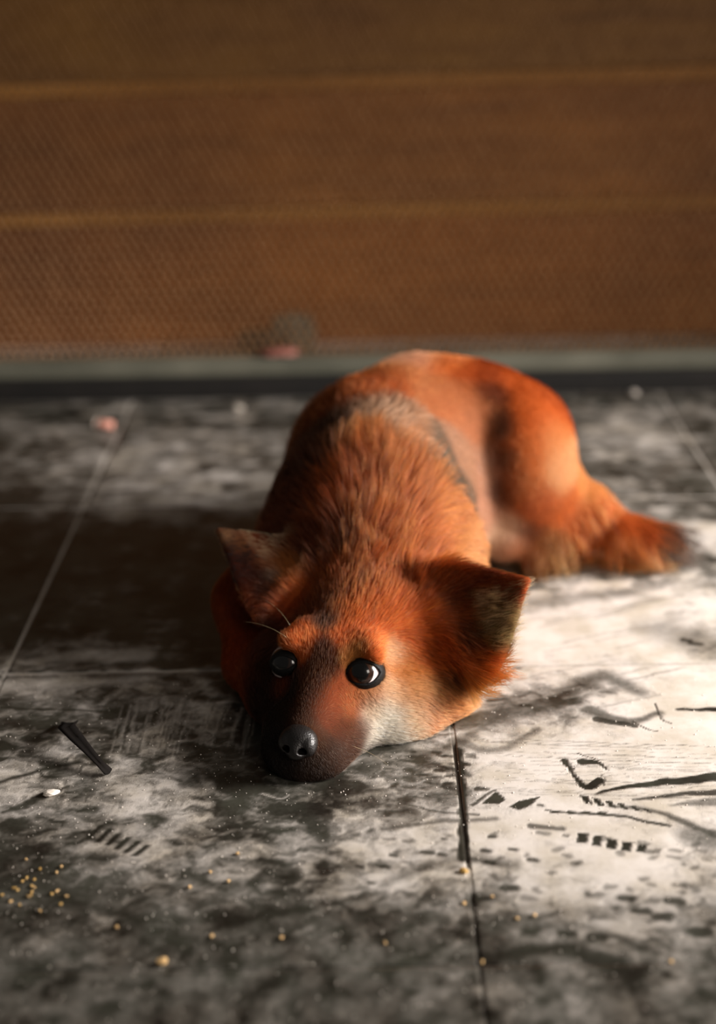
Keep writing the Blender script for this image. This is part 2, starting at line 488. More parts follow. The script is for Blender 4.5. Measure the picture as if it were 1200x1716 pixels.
def wood_mat(name, c1, c2, seed):
    m, nt, b = material(name); L = nt.links.new
    geo = N(nt, 'ShaderNodeNewGeometry'); mp = N(nt, 'ShaderNodeMapping')
    mp.inputs['Scale'].default_value = (1.4, 1, 14); mp.inputs['Location'].default_value = (seed * 3.1, seed, 0)
    nz = N(nt, 'ShaderNodeTexNoise'); nz.inputs['Scale'].default_value = 3.2; nz.inputs['Detail'].default_value = 7; nz.inputs['Roughness'].default_value = .6
    nz.inputs['Distortion'].default_value = .6
    n2 = N(nt, 'ShaderNodeTexNoise'); n2.inputs['Scale'].default_value = 2.6; n2.inputs['Detail'].default_value = 3
    L(geo.outputs['Position'], mp.inputs[0]); L(mp.outputs[0], nz.inputs['Vector']); L(geo.outputs['Position'], n2.inputs['Vector'])
    cr = N(nt, 'ShaderNodeValToRGB'); cr.color_ramp.elements[0].position = .3; cr.color_ramp.elements[1].position = .75
    cr.color_ramp.elements[0].color = (*lin(c1), 1); cr.color_ramp.elements[1].color = (*lin(c2), 1)
    L(nz.outputs[0], cr.inputs[0])
    mx = N(nt, 'ShaderNodeMix', data_type='RGBA', blend_type='MULTIPLY'); mx.inputs['Factor'].default_value = .9
    cr2 = N(nt, 'ShaderNodeValToRGB'); cr2.color_ramp.elements[0].color = (.50, .40, .38, 1); cr2.color_ramp.elements[1].color = (1.15, 1.18, .92, 1)
    cr2.color_ramp.elements[0].position = .35; cr2.color_ramp.elements[1].position = .65
    L(n2.outputs[0], cr2.inputs[0]); L(cr.outputs[0], mx.inputs['A']); L(cr2.outputs[0], mx.inputs['B'])
    L(mx.outputs['Result'], b.inputs['Base Color']); b.inputs['Roughness'].default_value = .55
    return m


WOODS = [wood_mat('brown_board_%d' % i, *c, i) for i, c in enumerate([((146, 82, 38), (196, 116, 56)), ((138, 80, 38), (192, 120, 60)), ((126, 84, 38), (182, 130, 58)), ((84, 66, 38), (126, 104, 58))])]
EDGE = simple_mat('board_edge_highlight', (150, 92, 38), (244, 172, 82), 1.6, .5)  # pale colour paints the highlight along each plank's lower bevel
wall = link('wall_back', mesh('wall_back', *box_vf(-3, 3.2, WALL_Y + .03, WALL_Y + .06, -.002, 1.6)), simple_mat('dark_backing', (40, 30, 22), (56, 42, 30), 8, .8))
wall['kind'] = 'structure'


def zrow(py, y=WALL_Y, px=600):
    d = ray(px, py); return (O + d * (y / d[1]))[2]


zb = [zrow(577), zrow(346), zrow(128), zrow(-80), zrow(-290)]
zs = [zb[0]] + zb[1:]
step_z = zb[1] - zb[0]
xcut = [[-2.4, 2.6]] * 4
TILT = 0.010
for r in range(4):
    z0, z1 = zs[r], zs[r + 1]
    for k in range(1):
        xa, xb = xcut[r][k], xcut[r][k + 1]
        V, Fc = box_vf(xa + .002, xb - .002, WALL_Y, WALL_Y + .028, z0 + .003, z1 - .017, .002)
        V = [(x, y, z + TILT * x) for x, y, z in V]
        link('plank', mesh('plank', V, Fc), WOODS[r], wall)
        V, Fc = box_vf(xa + .002, xb - .002, WALL_Y - .002, WALL_Y + .026, z1 - .016, z1 + .001, .003)
        V = [(x, y, z + TILT * x) for x, y, z in V]
        if r < 3: link('plank_highlight', mesh('plank_highlight', V, Fc), EDGE, wall)

# screen: low rail on a black strip for the dark gap, wire mesh above it
RAILM = simple_mat('grey_painted_rail', (92, 92, 80), (120, 118, 104), 12, .5, .0, .1)
GAPM = simple_mat('black_gap_strip', (16, 14, 12), (28, 24, 21), 20, .7)  # solid black strip standing in for the dark gap under the rail
WIREM = simple_mat('grey_brown_wire', (124, 88, 52), (152, 112, 72), 60, .42, .3)
scr = empty('wire_screen', (0, RAIL_Y, 0))
tag(scr, 'framed screen of fine diamond wire mesh standing on a grey rail before the boards', 'screen')
OFF = np.array([0, RAIL_Y, 0])


def childbox(name, x0, x1, y0, y1, z0, z1, mat, parent, b=.002):
    V, Fc = box_vf(x0, x1, y0, y1, z0, z1, b)
    c = np.array(parent.location)
    return link(name, mesh(name, [tuple(np.array(v) - c) for v in V], Fc), mat, parent)


childbox('gap_strip', -2.2, 2.4, RAIL_Y, RAIL_Y + .05, 0.0005, .027, GAPM, scr, .003)
childbox('bottom_rail', -2.2, 2.4, RAIL_Y + .004, RAIL_Y + .044, .027, .050, RAILM, scr, .004)
# mesh: two families of flat strands, one object because the strands cannot be counted
pitch, tall = .0118, .0222
MY = RAIL_Y + .022; z0m, z1m = .045, .80
V, Fc = [], []
H_ = z1m - z0m; run = H_ * (pitch / tall)


def strand(xa, xb, sgn):
    # flattened bar from (xa,z0) to (xb,z1)
    h = .0013; t = .0009
    base = len(V); y = MY + (.0009 if sgn > 0 else -.0009)
    nseg = 1
    for x, z in ((xa, z0m), (xb, z1m)):
        V.extend([(x - h, y - RAIL_Y - t * sgn * .6, z), (x, y - RAIL_Y - t, z), (x + h, y - RAIL_Y + t * sgn * .6, z), (x, y - RAIL_Y + t, z)])
    for k in range(4):
        Fc.append((base + k, base + (k + 1) % 4, base + 4 + (k + 1) % 4, base + 4 + k))


x = -1.15
while x < 1.15:
    if x + run > -1.2 or True:
        strand(x + run * .5, x - run * .5, 1); strand(x - run * .5, x + run * .5, -1)
    x += pitch
wm = link('wire_mesh', mesh('wire_mesh', V, Fc), WIREM, scr); wm['kind'] = 'stuff'

# ------------------------------------------------------------------ the dog: signed distance sculpt
HN = np.array([-.0525, .834, .031]); HS = .93


def head_basis(ps, th, ph):
    f = np.array([-math.sin(ps) * math.cos(th), -math.cos(ps) * math.cos(th), -math.sin(th)])
    l0 = np.array([math.cos(ps), -math.sin(ps), 0]); u0 = np.cross(l0, f); u0 = u0 if u0[2] > 0 else -u0
    return np.array([f, l0 * math.cos(ph) - u0 * math.sin(ph), u0 * math.cos(ph) + l0 * math.sin(ph)])


HB = head_basis(.26, -.10, .08)


def HW(f, l, u): return HN + HS * (np.array([f, l, u]) @ HB)


def cap(P, a, b, ra, rb):
    a = np.asarray(a, float); b = np.asarray(b, float); ab = b - a
    t = np.clip(((P - a) @ ab) / max(ab @ ab, 1e-12), 0, 1)
    return np.linalg.norm(P - a - t[:, None] * ab, axis=1) - (ra + t * (rb - ra))


def ell(P, c, r, B=None):
    q = P - np.asarray(c, float)
    if B is not None: q = q @ np.asarray(B).T
    r = np.asarray(r, float)
    k0 = np.linalg.norm(q / r, axis=1); k1 = np.linalg.norm(q / r ** 2, axis=1)
    return k0 * (k0 - 1) / np.maximum(k1, 1e-9)


HEAD = []   # (kind, args) in head frame


def hE(f, l, u, a, b, c, sym=False):
    for s in ((1, -1) if sym else (1,)):
        HEAD.append(('e', HW(f, l * (s if s > 0 else -.84), u), np.array([a, b, c]) * HS, HB))


def hC(p, q, ra, rb, sym=False):
    for s in ((1, -1) if sym else (1,)):
        HEAD.append(('c', HW(p[0], p[1] * s, p[2]), HW(q[0], q[1] * s, q[2]), ra * HS, rb * HS))


hE(-.142, 0, .026, .052, .056, .042)                  # cranium
hE(-.098, 0, .026, .030, .040, .027)                  # brow
hE(-.128, .052, -.002, .044, .036, .034, True)         # cheek
hE(-.104, .050, -.014, .032, .030, .021, True)         # jaw muscle resting on the floor
hE(-.092, .034, .008, .020, .018, .020, True)
hC((-.085, 0, .012), (-.024, 0, .000), .026, .0150)    # nose bridge
hC((-.078, .026, -.014), (-.026, .016, -.014), .022, .0155, True)  # flews
hE(-.140, .082, -.006, .026, .022, .022)              # cheek ruff
hE(-.112, .066, -.016, .026, .022, .018)
hE(-.026, 0, -.021, .020, .027, .011)                  # lips
hC((-.070, 0, -.024), (-.020, 0, -.024), .020, .0110)  # chin
hC((-.096, .026, .048), (-.082, .034, .046), .009, .006, True)     # brow ridge

HEAD.append(('c', U(728, 1050, .052), U(752, 1120, .028), .022, .022))
BODY = []


def C_(a, b, ra, rb): BODY.append(('c', np.array(a, float), np.array(b, float), ra, rb))


C_((.0, .990, .048), (-.005, 1.045, .070), .050, .062)          # neck
C_((-.005, 1.045, .070), (.0, 1.10, .088), .062, .076)
C_((.0, 1.10, .088), (.010, 1.185, .100), .076, .076)            # chest to ribs
C_((.010, 1.185, .100), (.050, 1.245, .105), .076, .072)
C_((.050, 1.245, .105), (.100, 1.245, .108), .072, .062)         # loin to rump
C_((.100, 1.245, .108), (.138, 1.230, .110), .060, .050)
C_((.040, 1.165, .060), (.085, 1.205, .058), .062, .052)         # belly
C_((-.058, 1.11, .062), (-.062, 1.06, .045), .034, .030)         # shoulder in shadow
C_((.048, 1.085, .062), (.050, 1.03, .040), .046, .040)          # near shoulder
C_((-.085, 1.075, .045), (-.098, 1.030, .045), .026, .023)       # folded foreleg
C_((-.098, 1.030, .045), (-.099, .972, .020), .020, .015)
C_((.060, 1.05, .025), (.060, .985, .016), .022, .016)           # near foreleg under the cheek
THIGH = []


def T_(a, b, ra, rb): THIGH.append(('c', np.array(a, float), np.array(b, float), ra, rb))


T_((.138, 1.205, .108), (.140, 1.195, .080), .046, .046)
T_((.140, 1.200, .085), (.122, 1.182, .040), .046, .026)
T_((.150, 1.205, .085), (.170, 1.210, .070), .040, .028)
T_((.122, 1.180, .036), (.150, 1.185, .040), .023, .019)
T_((.150, 1.185, .045), (.200, 1.200, .056), .020, .016)
T_((.200, 1.200, .056), (.165, 1.178, .022), .0155, .013)
T_((.165, 1.176, .017), (.150, 1.165, .013), .013, .011)
TAIL = []
tp = [(.165, 1.25, .07), U(1000, 874, .036), U(1044, 898, .028), U(1088, 910, .024), U(1124, 912, .022)]
for i in range(4): TAIL.append(('c', np.array(tp[i]), np.array(tp[i + 1]), .0215 - .0022 * i, .0215 - .0022 * (i + 1)))


TAIL.append(('c', U(915, 935, .014), U(1000, 890, .030), .008, .014))


def ear_pts(T, A, B, bulge, bow, nt=31):
    T, A, B, bulge = map(lambda v: np.asarray(v, float), (T, A, B, bulge))
    out = []
    M = (A + B) / 2; side = (B - A) / np.linalg.norm(B - A)
    for i in range(nt):
        t = i / (nt - 1)
        prev = None
        for s in np.linspace(0, 1, 9):
            wdt = (1 - s ** 1.15)
            p = M * (1 - s) + T * s + side * (t - .5) * np.linalg.norm(B - A) * wdt * (1 + bow * math.sin(math.pi * s)) \
                + bulge * 4 * t * (1 - t) * (1 - s ** 1.5)
            r = .0042 * (1 - .35 * s + 1.1 * (1 - s) ** 4) * (1.0 if 0 < i < nt - 1 else .85)
            if prev is not None: out.append(('c', prev[0], p, prev[1], r))
            prev = (p, r)
    return out


EARS = [dict(T=U(884, 973, .100), A=HW(-.168, .050, .086), B=U(800, 1140, .034), bulge=(-.010, .022, .012), bow=.26),
        dict(T=U(367, 890, .108), A=HW(-.170, -.032, .084), B=HW(-.128, -.072, .044), bulge=(.014, .014, .012), bow=.10)]
EARP = [ear_pts(**e) for e in EARS]

EYE_R = .0150
EYEC = []
for (px, py, f, l, u) in ((610, 1127, -.078, .029, .036), (487, 1111, -.078, -.029, .036)):
    dp = (HW(f, l, u) - O) @ CRn
    d = ray(px, py); EYEC.append(O + d * (-dp[2] / (-(d @ CRn)[2])) + d * .0100)
EYEC = [np.array(e) for e in EYEC]


def lid_edge(ei, a):
    ca, sa = math.cos(a), math.sin(a)
    if ei == 0:
        X = .0114 * ca if ca > 0 else .0138 * ca
        Y = (.0068 if sa > 0 else .0082) * abs(sa) ** 1.45 * math.copysign(1, sa) - (.0040 * abs(ca) ** 4 if ca < 0 else 0)
    else:
        X = .0090 * ca; Y = .0046 * abs(sa) ** 1.4 * math.copysign(1, sa)
    return X, Y


def eye_frame(c):
    vw = (O - c) / np.linalg.norm(O - c); x = CRn @ np.array([1, 0, 0.])
    if c[0] < -.03: vw = vw - x * .42; vw /= np.linalg.norm(vw)      # the far eye looks out to its own side
    x = x - vw * (x @ vw); x /= np.linalg.norm(x)
    return vw, x, np.cross(vw, x)


EYEC[1] = EYEC[1] + (EYEC[1] - O) / np.linalg.norm(EYEC[1] - O) * .0030


def prim(P, p): return cap(P, *p[1:]) if p[0] == 'c' else ell(P, *p[1:])


def group(P, L, k):
    lo = np.full(len(P), 1e9); D = [prim(P, p) for p in L]
    D = np.array(D); m = D.min(0)
    return m - k * np.log(np.exp(-(D - m) / k).sum(0))


def pmin(a, b, k):
    h = np.clip(.5 + .5 * (b - a) / k, 0, 1); return b + (a - b) * h - k * h * (1 - h)


AXV = CRn @ np.array([1.0, 0, 0])
UPV = CRn @ np.array([0, 1.0, 0])


def sdf(P, chunk=200000):
    if len(P) > chunk:
        return np.concatenate([sdf(P[i:i + chunk]) for i in range(0, len(P), chunk)])
    b = group(P, BODY, .010)
    b = pmin(b, group(P, THIGH, .005), .012)
    b = pmin(b, group(P, TAIL, .003), .015)
    h = group(P, HEAD, .0055)
    v = pmin(b, h, .030)
    for E in EARP:
        pts = np.array([p[1] for p in E] + [p[2] for p in E]); lo, hi = pts.min(0) - .02, pts.max(0) + .02
        sel = np.where(((P > lo) & (P < hi)).all(1))[0]
        if len(sel):
            q = P[sel]; d = np.min([prim(q, p) for p in E], 0)
            v[sel] = pmin(v[sel], d, .012)
    for c in EYEC:      # socket
        v = np.maximum(v, -(np.linalg.norm(P - c, axis=1) - (EYE_R - .0006)))
        vw = eye_frame(c)[0]
        q = P - c - vw * .0150 + AXV * .0012; h_ = q @ UPV; q = q + UPV * (h_ * .38)[:, None]
        v = -pmin(-v, (np.linalg.norm(q, axis=1) - .0126) * .8, .004)
    return np.maximum(v, .0006 - P[:, 2])


def grad(P, e=.0008):
    g = np.empty_like(P)
    for k in range(3):
        d = np.zeros(3); d[k] = e
        g[:, k] = (sdf(P + d) - sdf(P - d)) / (2 * e)
    return g


def surface_nets(fn, lo, hi, h, newton=2):
    lo = np.array(lo); n = np.ceil((np.array(hi) - lo) / h).astype(int) + 1
    ax = [lo[k] + h * np.arange(n[k]) for k in range(3)]
    X, Y, Z = np.meshgrid(*ax, indexing='ij')
    v = fn(np.stack([X.ravel(), Y.ravel(), Z.ravel()], 1)).reshape(n)
    ins = v < 0
    cnt = np.zeros(n - 1, int)
    offs = [(i, j, k) for i in (0, 1) for j in (0, 1) for k in (0, 1)]
    for i, j, k in offs: cnt += ins[i:n[0] - 1 + i, j:n[1] - 1 + j, k:n[2] - 1 + k]
    act = np.argwhere((cnt > 0) & (cnt < 8))
    vid = -np.ones(n - 1, int); vid[tuple(act.T)] = np.arange(len(act))
    cv = {o: v[tuple((act + o).T)] for o in offs}
    S = np.zeros((len(act), 3)); Wt = np.zeros(len(act))
    for o in offs:
        for k in range(3):
            if o[k] == 0:
                o2 = list(o); o2[k] = 1; o2 = tuple(o2)
                a, b = cv[o], cv[o2]; m = (a < 0) != (b < 0)
                t = np.where(m, a / np.where(m, a - b, 1), 0)
                p = np.array(o, float)[None].repeat(len(act), 0); p[:, k] += t
                S[m] += p[m]; Wt[m] += 1
    Vv = lo + h * (act + S / Wt[:, None])
    Fq = []
    for k in range(3):
        a1, a2 = (k + 1) % 3, (k + 2) % 3
        s1 = [slice(None)] * 3; s2 = [slice(None)] * 3
        s1[k] = slice(0, n[k] - 1); s2[k] = slice(1, n[k])
        A, B = ins[tuple(s1)], ins[tuple(s2)]
        E = np.argwhere(A != B)
        E = E[(E[:, a1] > 0) & (E[:, a1] < n[a1] - 1) & (E[:, a2] > 0) & (E[:, a2] < n[a2] - 1)]
        fl = A[tuple(E.T)]
        q = []
        for d1, d2 in ((-1, -1), (0, -1), (0, 0), (-1, 0)):
            e = E.copy(); e[:, a1] += d1; e[:, a2] += d2; q.append(vid[tuple(e.T)])
        q = np.stack(q, 1); q[~fl] = q[~fl][:, ::-1]
        Fq.append(q)
    Fq = np.concatenate(Fq)
    return Vv, Fq


def np_mesh(name, V, Fq, smooth=True):
    me = bpy.data.meshes.new(name)
    me.vertices.add(len(V)); me.vertices.foreach_set('co', V.ravel().astype(np.float32))
    me.loops.add(Fq.size); me.loops.foreach_set('vertex_index', Fq.ravel().astype(np.int32))
    me.polygons.add(len(Fq)); me.polygons.foreach_set('loop_start', np.arange(0, Fq.size, Fq.shape[1], dtype=np.int32))
    me.update(calc_edges=True)
    me.polygons.foreach_set('use_smooth', np.full(len(Fq), smooth)); return me


DV, DF = surface_nets(sdf, (-.17, .78, -.004), (.33, 1.40, .235), .0030)
for it in range(2):
    g = grad(DV); d = sdf(DV); DV = DV - g * (d / np.maximum((g ** 2).sum(1), .2))[:, None] * .9
DN = grad(DV); DN /= np.linalg.norm(DN, axis=1)[:, None] + 1e-9

# ---- coat colour, with some painted light and shade, and lie of the hair: keys measured on the photo, carried onto the body surface
KD_V = KDTree(len(DV))


def hit(px, py):
    d = ray(px, py); t = np.array([.6]); best = (9, .6)
    t = .6
    for k in range(60):
        s = sdf((O + d * t)[None])[0]
        if s < best[0]: best = (s, t)
        if s < .0006: break
        t += max(s * .8, .0008)
        if t > 1.7: break
    return O + d * best[1]


CK = [  # px, py, sRGB coat colour with some light and shade put in, reach in m
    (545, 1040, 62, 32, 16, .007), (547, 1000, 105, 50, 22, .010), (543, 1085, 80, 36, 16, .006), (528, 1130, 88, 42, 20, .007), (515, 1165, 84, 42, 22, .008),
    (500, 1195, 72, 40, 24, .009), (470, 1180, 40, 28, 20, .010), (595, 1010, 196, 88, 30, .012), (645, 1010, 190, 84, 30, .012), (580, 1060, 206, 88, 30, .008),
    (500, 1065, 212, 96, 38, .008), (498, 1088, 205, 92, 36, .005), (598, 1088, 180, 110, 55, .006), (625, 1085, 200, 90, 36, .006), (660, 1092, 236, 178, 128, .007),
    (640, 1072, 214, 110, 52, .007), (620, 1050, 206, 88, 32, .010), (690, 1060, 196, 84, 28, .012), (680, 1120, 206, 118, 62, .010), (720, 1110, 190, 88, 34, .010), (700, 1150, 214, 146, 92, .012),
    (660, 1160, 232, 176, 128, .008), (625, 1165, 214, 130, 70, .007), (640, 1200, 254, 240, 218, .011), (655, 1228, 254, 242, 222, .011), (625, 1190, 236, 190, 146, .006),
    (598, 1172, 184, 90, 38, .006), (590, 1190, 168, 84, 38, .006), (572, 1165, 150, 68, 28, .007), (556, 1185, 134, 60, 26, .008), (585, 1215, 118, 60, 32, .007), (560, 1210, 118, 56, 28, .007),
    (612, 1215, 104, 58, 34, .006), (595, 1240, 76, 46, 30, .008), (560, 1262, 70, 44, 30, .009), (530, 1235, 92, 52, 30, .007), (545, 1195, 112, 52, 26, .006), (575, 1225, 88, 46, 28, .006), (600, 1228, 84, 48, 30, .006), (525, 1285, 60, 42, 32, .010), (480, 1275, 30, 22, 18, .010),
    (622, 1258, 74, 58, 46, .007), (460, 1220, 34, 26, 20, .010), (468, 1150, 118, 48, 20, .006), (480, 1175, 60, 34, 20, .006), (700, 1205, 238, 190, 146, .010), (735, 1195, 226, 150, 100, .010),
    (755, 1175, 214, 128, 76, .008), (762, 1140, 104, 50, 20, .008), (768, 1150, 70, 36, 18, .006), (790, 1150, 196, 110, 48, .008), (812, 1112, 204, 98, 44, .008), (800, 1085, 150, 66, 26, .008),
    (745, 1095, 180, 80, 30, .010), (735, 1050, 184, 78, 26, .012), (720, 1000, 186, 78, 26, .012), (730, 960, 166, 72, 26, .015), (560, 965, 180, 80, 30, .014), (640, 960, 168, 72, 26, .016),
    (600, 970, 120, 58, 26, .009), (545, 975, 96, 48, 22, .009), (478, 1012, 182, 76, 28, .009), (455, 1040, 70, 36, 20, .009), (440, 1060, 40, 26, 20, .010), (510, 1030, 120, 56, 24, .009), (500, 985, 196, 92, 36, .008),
    # ears
    (860, 985, 140, 56, 22, .007), (884, 978, 206, 92, 38, .006), (820, 992, 118, 46, 20, .008), (780, 998, 96, 40, 18, .008), (752, 1005, 84, 38, 18, .008),
    (820, 1030, 134, 104, 62, .008), (848, 1030, 140, 112, 70, .008), (850, 1050, 150, 122, 74, .007), (780, 1030, 128, 58, 24, .008), (780, 1062, 58, 36, 22, .008), (820, 1065, 110, 86, 44, .007), (800, 1050, 76, 50, 28, .006), (745, 1040, 120, 52, 20, .008),
    (380, 898, 196, 146, 104, .006), (405, 910, 186, 120, 72, .006), (440, 930, 178, 106, 60, .007), (470, 945, 184, 108, 60, .007), (462, 962, 140, 124, 104, .005), (488, 955, 200, 112, 58, .007), (400, 935, 44, 38, 34, .007), (425, 965, 40, 36, 32, .009), (445, 990, 44, 38, 32, .008), (385, 920, 50, 42, 36, .006),
    # neck and back
    (600, 745, 190, 100, 48, .014), (590, 800, 160, 70, 26, .016), (650, 790, 168, 78, 32, .016), (650, 860, 158, 66, 22, .02), (560, 850, 156, 66, 24, .018), (700, 900, 166, 74, 28, .02), (745, 860, 178, 92, 46, .016), (790, 930, 200, 122, 74, .014),
    (540, 920, 100, 44, 20, .018), (500, 870, 90, 38, 17, .018), (470, 860, 110, 46, 20, .02), (560, 710, 66, 38, 22, .014), (520, 770, 66, 34, 20, .02), (480, 790, 74, 34, 18, .02), (600, 640, 196, 90, 34, .016), (540, 670, 130, 60, 28, .016),  # dark left-side keys mix painted shade with blackish saddle hairs
    (690, 600, 222, 138, 98, .014), (650, 620, 206, 108, 58, .014), (755, 610, 200, 88, 32, .016), (625, 690, 164, 118, 84, .014), (660, 700, 172, 124, 90, .012), (700, 720, 178, 118, 80, .012), (760, 660, 190, 106, 62, .016), (740, 745, 104, 82, 62, .012), (780, 770, 176, 124, 92, .014),  # pale keys on top of the back paint its highlight
    (790, 820, 118, 90, 68, .010), (765, 790, 96, 74, 54, .010), (815, 790, 186, 128, 96, .012), (815, 870, 196, 136, 104, .012), (800, 700, 188, 112, 72, .014), (825, 655, 110, 48, 20, .010), (836, 710, 62, 30, 16, .010), (848, 770, 54, 28, 16, .010), (846, 820, 70, 34, 18, .010), (820, 620, 180, 76, 28, .014),  # dark keys between flank and thigh paint the shade of the crease
    (875, 640, 206, 92, 32, .014), (900, 700, 214, 98, 36, .016), (880, 760, 214, 104, 42, .014), (930, 730, 212, 124, 66, .012), (945, 780, 222, 148, 94, .014), (870, 810, 206, 108, 52, .012), (905, 850, 190, 90, 40, .012), (990, 820, 218, 132, 70, .012), (955, 850, 196, 94, 40, .012),
    (925, 660, 190, 84, 30, .012), (845, 900, 240, 190, 152, .012), (825, 935, 232, 170, 130, .010), (860, 920, 214, 130, 84, .010), (880, 900, 120, 56, 26, .010), (920, 925, 150, 84, 38, .012),
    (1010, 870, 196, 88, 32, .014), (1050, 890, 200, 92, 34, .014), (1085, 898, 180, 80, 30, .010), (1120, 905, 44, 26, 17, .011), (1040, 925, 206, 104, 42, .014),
    (425, 1040, 50, 24, 15, .014), (435, 1090, 46, 24, 15, .014), (440, 1135, 46, 24, 16, .014), (448, 1175, 40, 22, 16, .014), (455, 1100, 60, 28, 16, .008),  # far cheek keyed darker than the near one
    (385, 980, 150, 56, 22, .03), (395, 1060, 160, 60, 24, .03)]
FK = [  # px, py, lie of the hair in the photo (dx, dy), length mm, reach m
    (510, 1200, 2, -30, 2.5, .010), (480, 1200, -10, -25, 2.5, .010), (535, 1160, 4, -30, 3.5, .010), (545, 1100, 4, -30, 4.5, .010), (545, 1030, 6, -30, 7, .012), (590, 970, 8, -30, 13, .016), (500, 1065, -10, -28, 6, .009),
    (470, 1010, -26, -16, 9, .012), (455, 1060, -26, -6, 9, .012), (590, 1060, 12, -26, 5.5, .009), (630, 1070, 24, -12, 6, .009), (660, 1100, 30, 12, 6, .009), (640, 1030, 20, -22, 7.5, .012), (700, 1070, 28, 10, 8, .012),
    (700, 1130, 32, 6, 7, .012), (650, 1165, 30, 8, 5, .009), (610, 1168, 18, 20, 4, .007), (580, 1165, 4, 24, 3.2, .006), (620, 1200, 28, 14, 5, .009), (570, 1200, 16, 20, 3.2, .009), (600, 1240, 26, 2, 4.5, .009), (555, 1250, 20, 8, 3, .010), (520, 1275, 4, 14, 3, .010),
    (640, 1225, 28, 2, 6, .009), (690, 1200, 30, 4, 7, .012), (740, 1185, 30, 10, 9, .010), (745, 1100, 26, 22, 14, .012), (770, 1140, 24, 24, 18, .012), (800, 1120, 28, 10, 26, .012), (790, 1160, 26, 12, 22, .010), (735, 1040, 26, 4, 11, .012),
    (710, 990, 16, -24, 12, .014), (650, 960, 8, -30, 16, .018), (560, 960, -6, -30, 15, .016), (510, 980, -12, -26, 11, .012),
    (860, 985, 30, -5, 4.5, .008), (800, 998, 30, -5, 5.5, .010), (760, 1015, 28, 0, 8, .010), (830, 1030, 24, 16, 11, .010), (848, 1050, 22, 14, 9, .008), (790, 1050, 28, 12, 15, .010), (815, 1070, 26, 18, 13, .009), (770, 1080, 28, 18, 16, .010),
    (400, 908, -26, -12, 4.5, .008), (450, 935, -24, -14, 7, .010), (400, 940, -20, -20, 5, .008), (440, 980, -22, -20, 9, .010), (485, 960, -18, -22, 9, .010),
    (600, 750, -4, -32, 30, .022), (600, 830, 0, -32, 32, .022), (545, 820, -22, -24, 28, .022), (540, 900, -22, -22, 24, .02), (480, 880, -20, -24, 14, .022), (660, 790, 12, -28, 30, .022), (700, 860, 20, -24, 28, .02), (750, 880, 28, -6, 22, .016), (790, 940, 30, 8, 18, .016), (760, 950, 24, -10, 18, .014),
    (640, 900, 4, -32, 28, .02), (600, 680, 6, -30, 18, .016), (650, 690, 24, -16, 18, .014), (560, 700, -8, -28, 13, .018), (500, 760, -12, -28, 11, .022), (470, 830, -16, -22, 11, .022), (700, 600, 26, -4, 8, .016), (620, 630, 4, -26, 12, .016), (690, 720, 26, 4, 10, .012),
    (760, 700, 26, 10, 6, .018), (780, 800, 24, 22, 6, .018), (820, 870, 14, 28, 6, .014), (820, 640, 24, 14, 8, .014), (840, 760, 8, 28, 7, .010), (900, 680, 14, 28, 5.5, .018), (900, 770, 6, 30, 5.5, .018), (950, 780, 16, 26, 5, .014), (870, 840, -4, 28, 6, .014),
    (985, 820, 24, 14, 5, .012), (950, 860, 6, 26, 7, .012), (845, 900, -4, 26, 6, .012), (825, 935, -6, 22, 8, .010), (885, 905, 0, 26, 7, .010), (930, 930, 2, 26, 24, .012), (965, 915, 2, 26, 28, .012), (1005, 880, 4, 26, 36, .014), (1045, 900, 8, 26, 38, .014), (1080, 908, 14, 24, 36, .012), (1112, 912, 26, 14, 32, .012),
    (385, 990, -2, 26, 8, .03), (395, 1070, 0, 26, 6, .03)]
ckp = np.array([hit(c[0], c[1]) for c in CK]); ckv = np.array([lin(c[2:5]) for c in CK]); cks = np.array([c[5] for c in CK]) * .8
fkp, fkv, fks = [], [], []
for px, py, dx, dy, L_, s in FK:
    p0 = hit(px, py); g = grad(p0[None])[0]; g /= np.linalg.norm(g) + 1e-9
    # image direction -> tangent of the surface here
    sc_ = (CRn @ np.array([dx, -dy, 0.0])); d = ray(px, py)
    t = sc_ - d * (sc_ @ g) / (d @ g if abs(d @ g) > .25 else -.25); t = t - g * (t @ g); t /= np.linalg.norm(t) + 1e-9
    fkp.append(p0); fkv.append(np.append(t, L_ / 1000)); fks.append(s)
fkp, fkv, fks = map(np.array, (fkp, fkv, fks))


def rbf(P, kp, kv, ks):
    out = np.empty((len(P), kv.shape[1]))
    for a in range(0, len(P), 20000):
        q = P[a:a + 20000]
        d2 = ((q[:, None, :] - kp[None]) ** 2).sum(-1)
        wgt = np.exp(-d2 / (2 * (ks ** 2)[None])) + 1e-5 * (.01 ** 2 / (d2 + 1e-6)) ** 2
        out[a:a + 20000] = (wgt @ kv) / wgt.sum(1)[:, None]
    return out


# ---- materials of the dog
def skin_mat():
    m, nt, b = material('dog_skin'); at = N(nt, 'ShaderNodeAttribute', attribute_name='coat')
    nt.links.new(at.outputs['Color'], b.inputs['Base Color']); b.inputs['Roughness'].default_value = .8
    b.inputs['Specular IOR Level'].default_value = .1
    return m


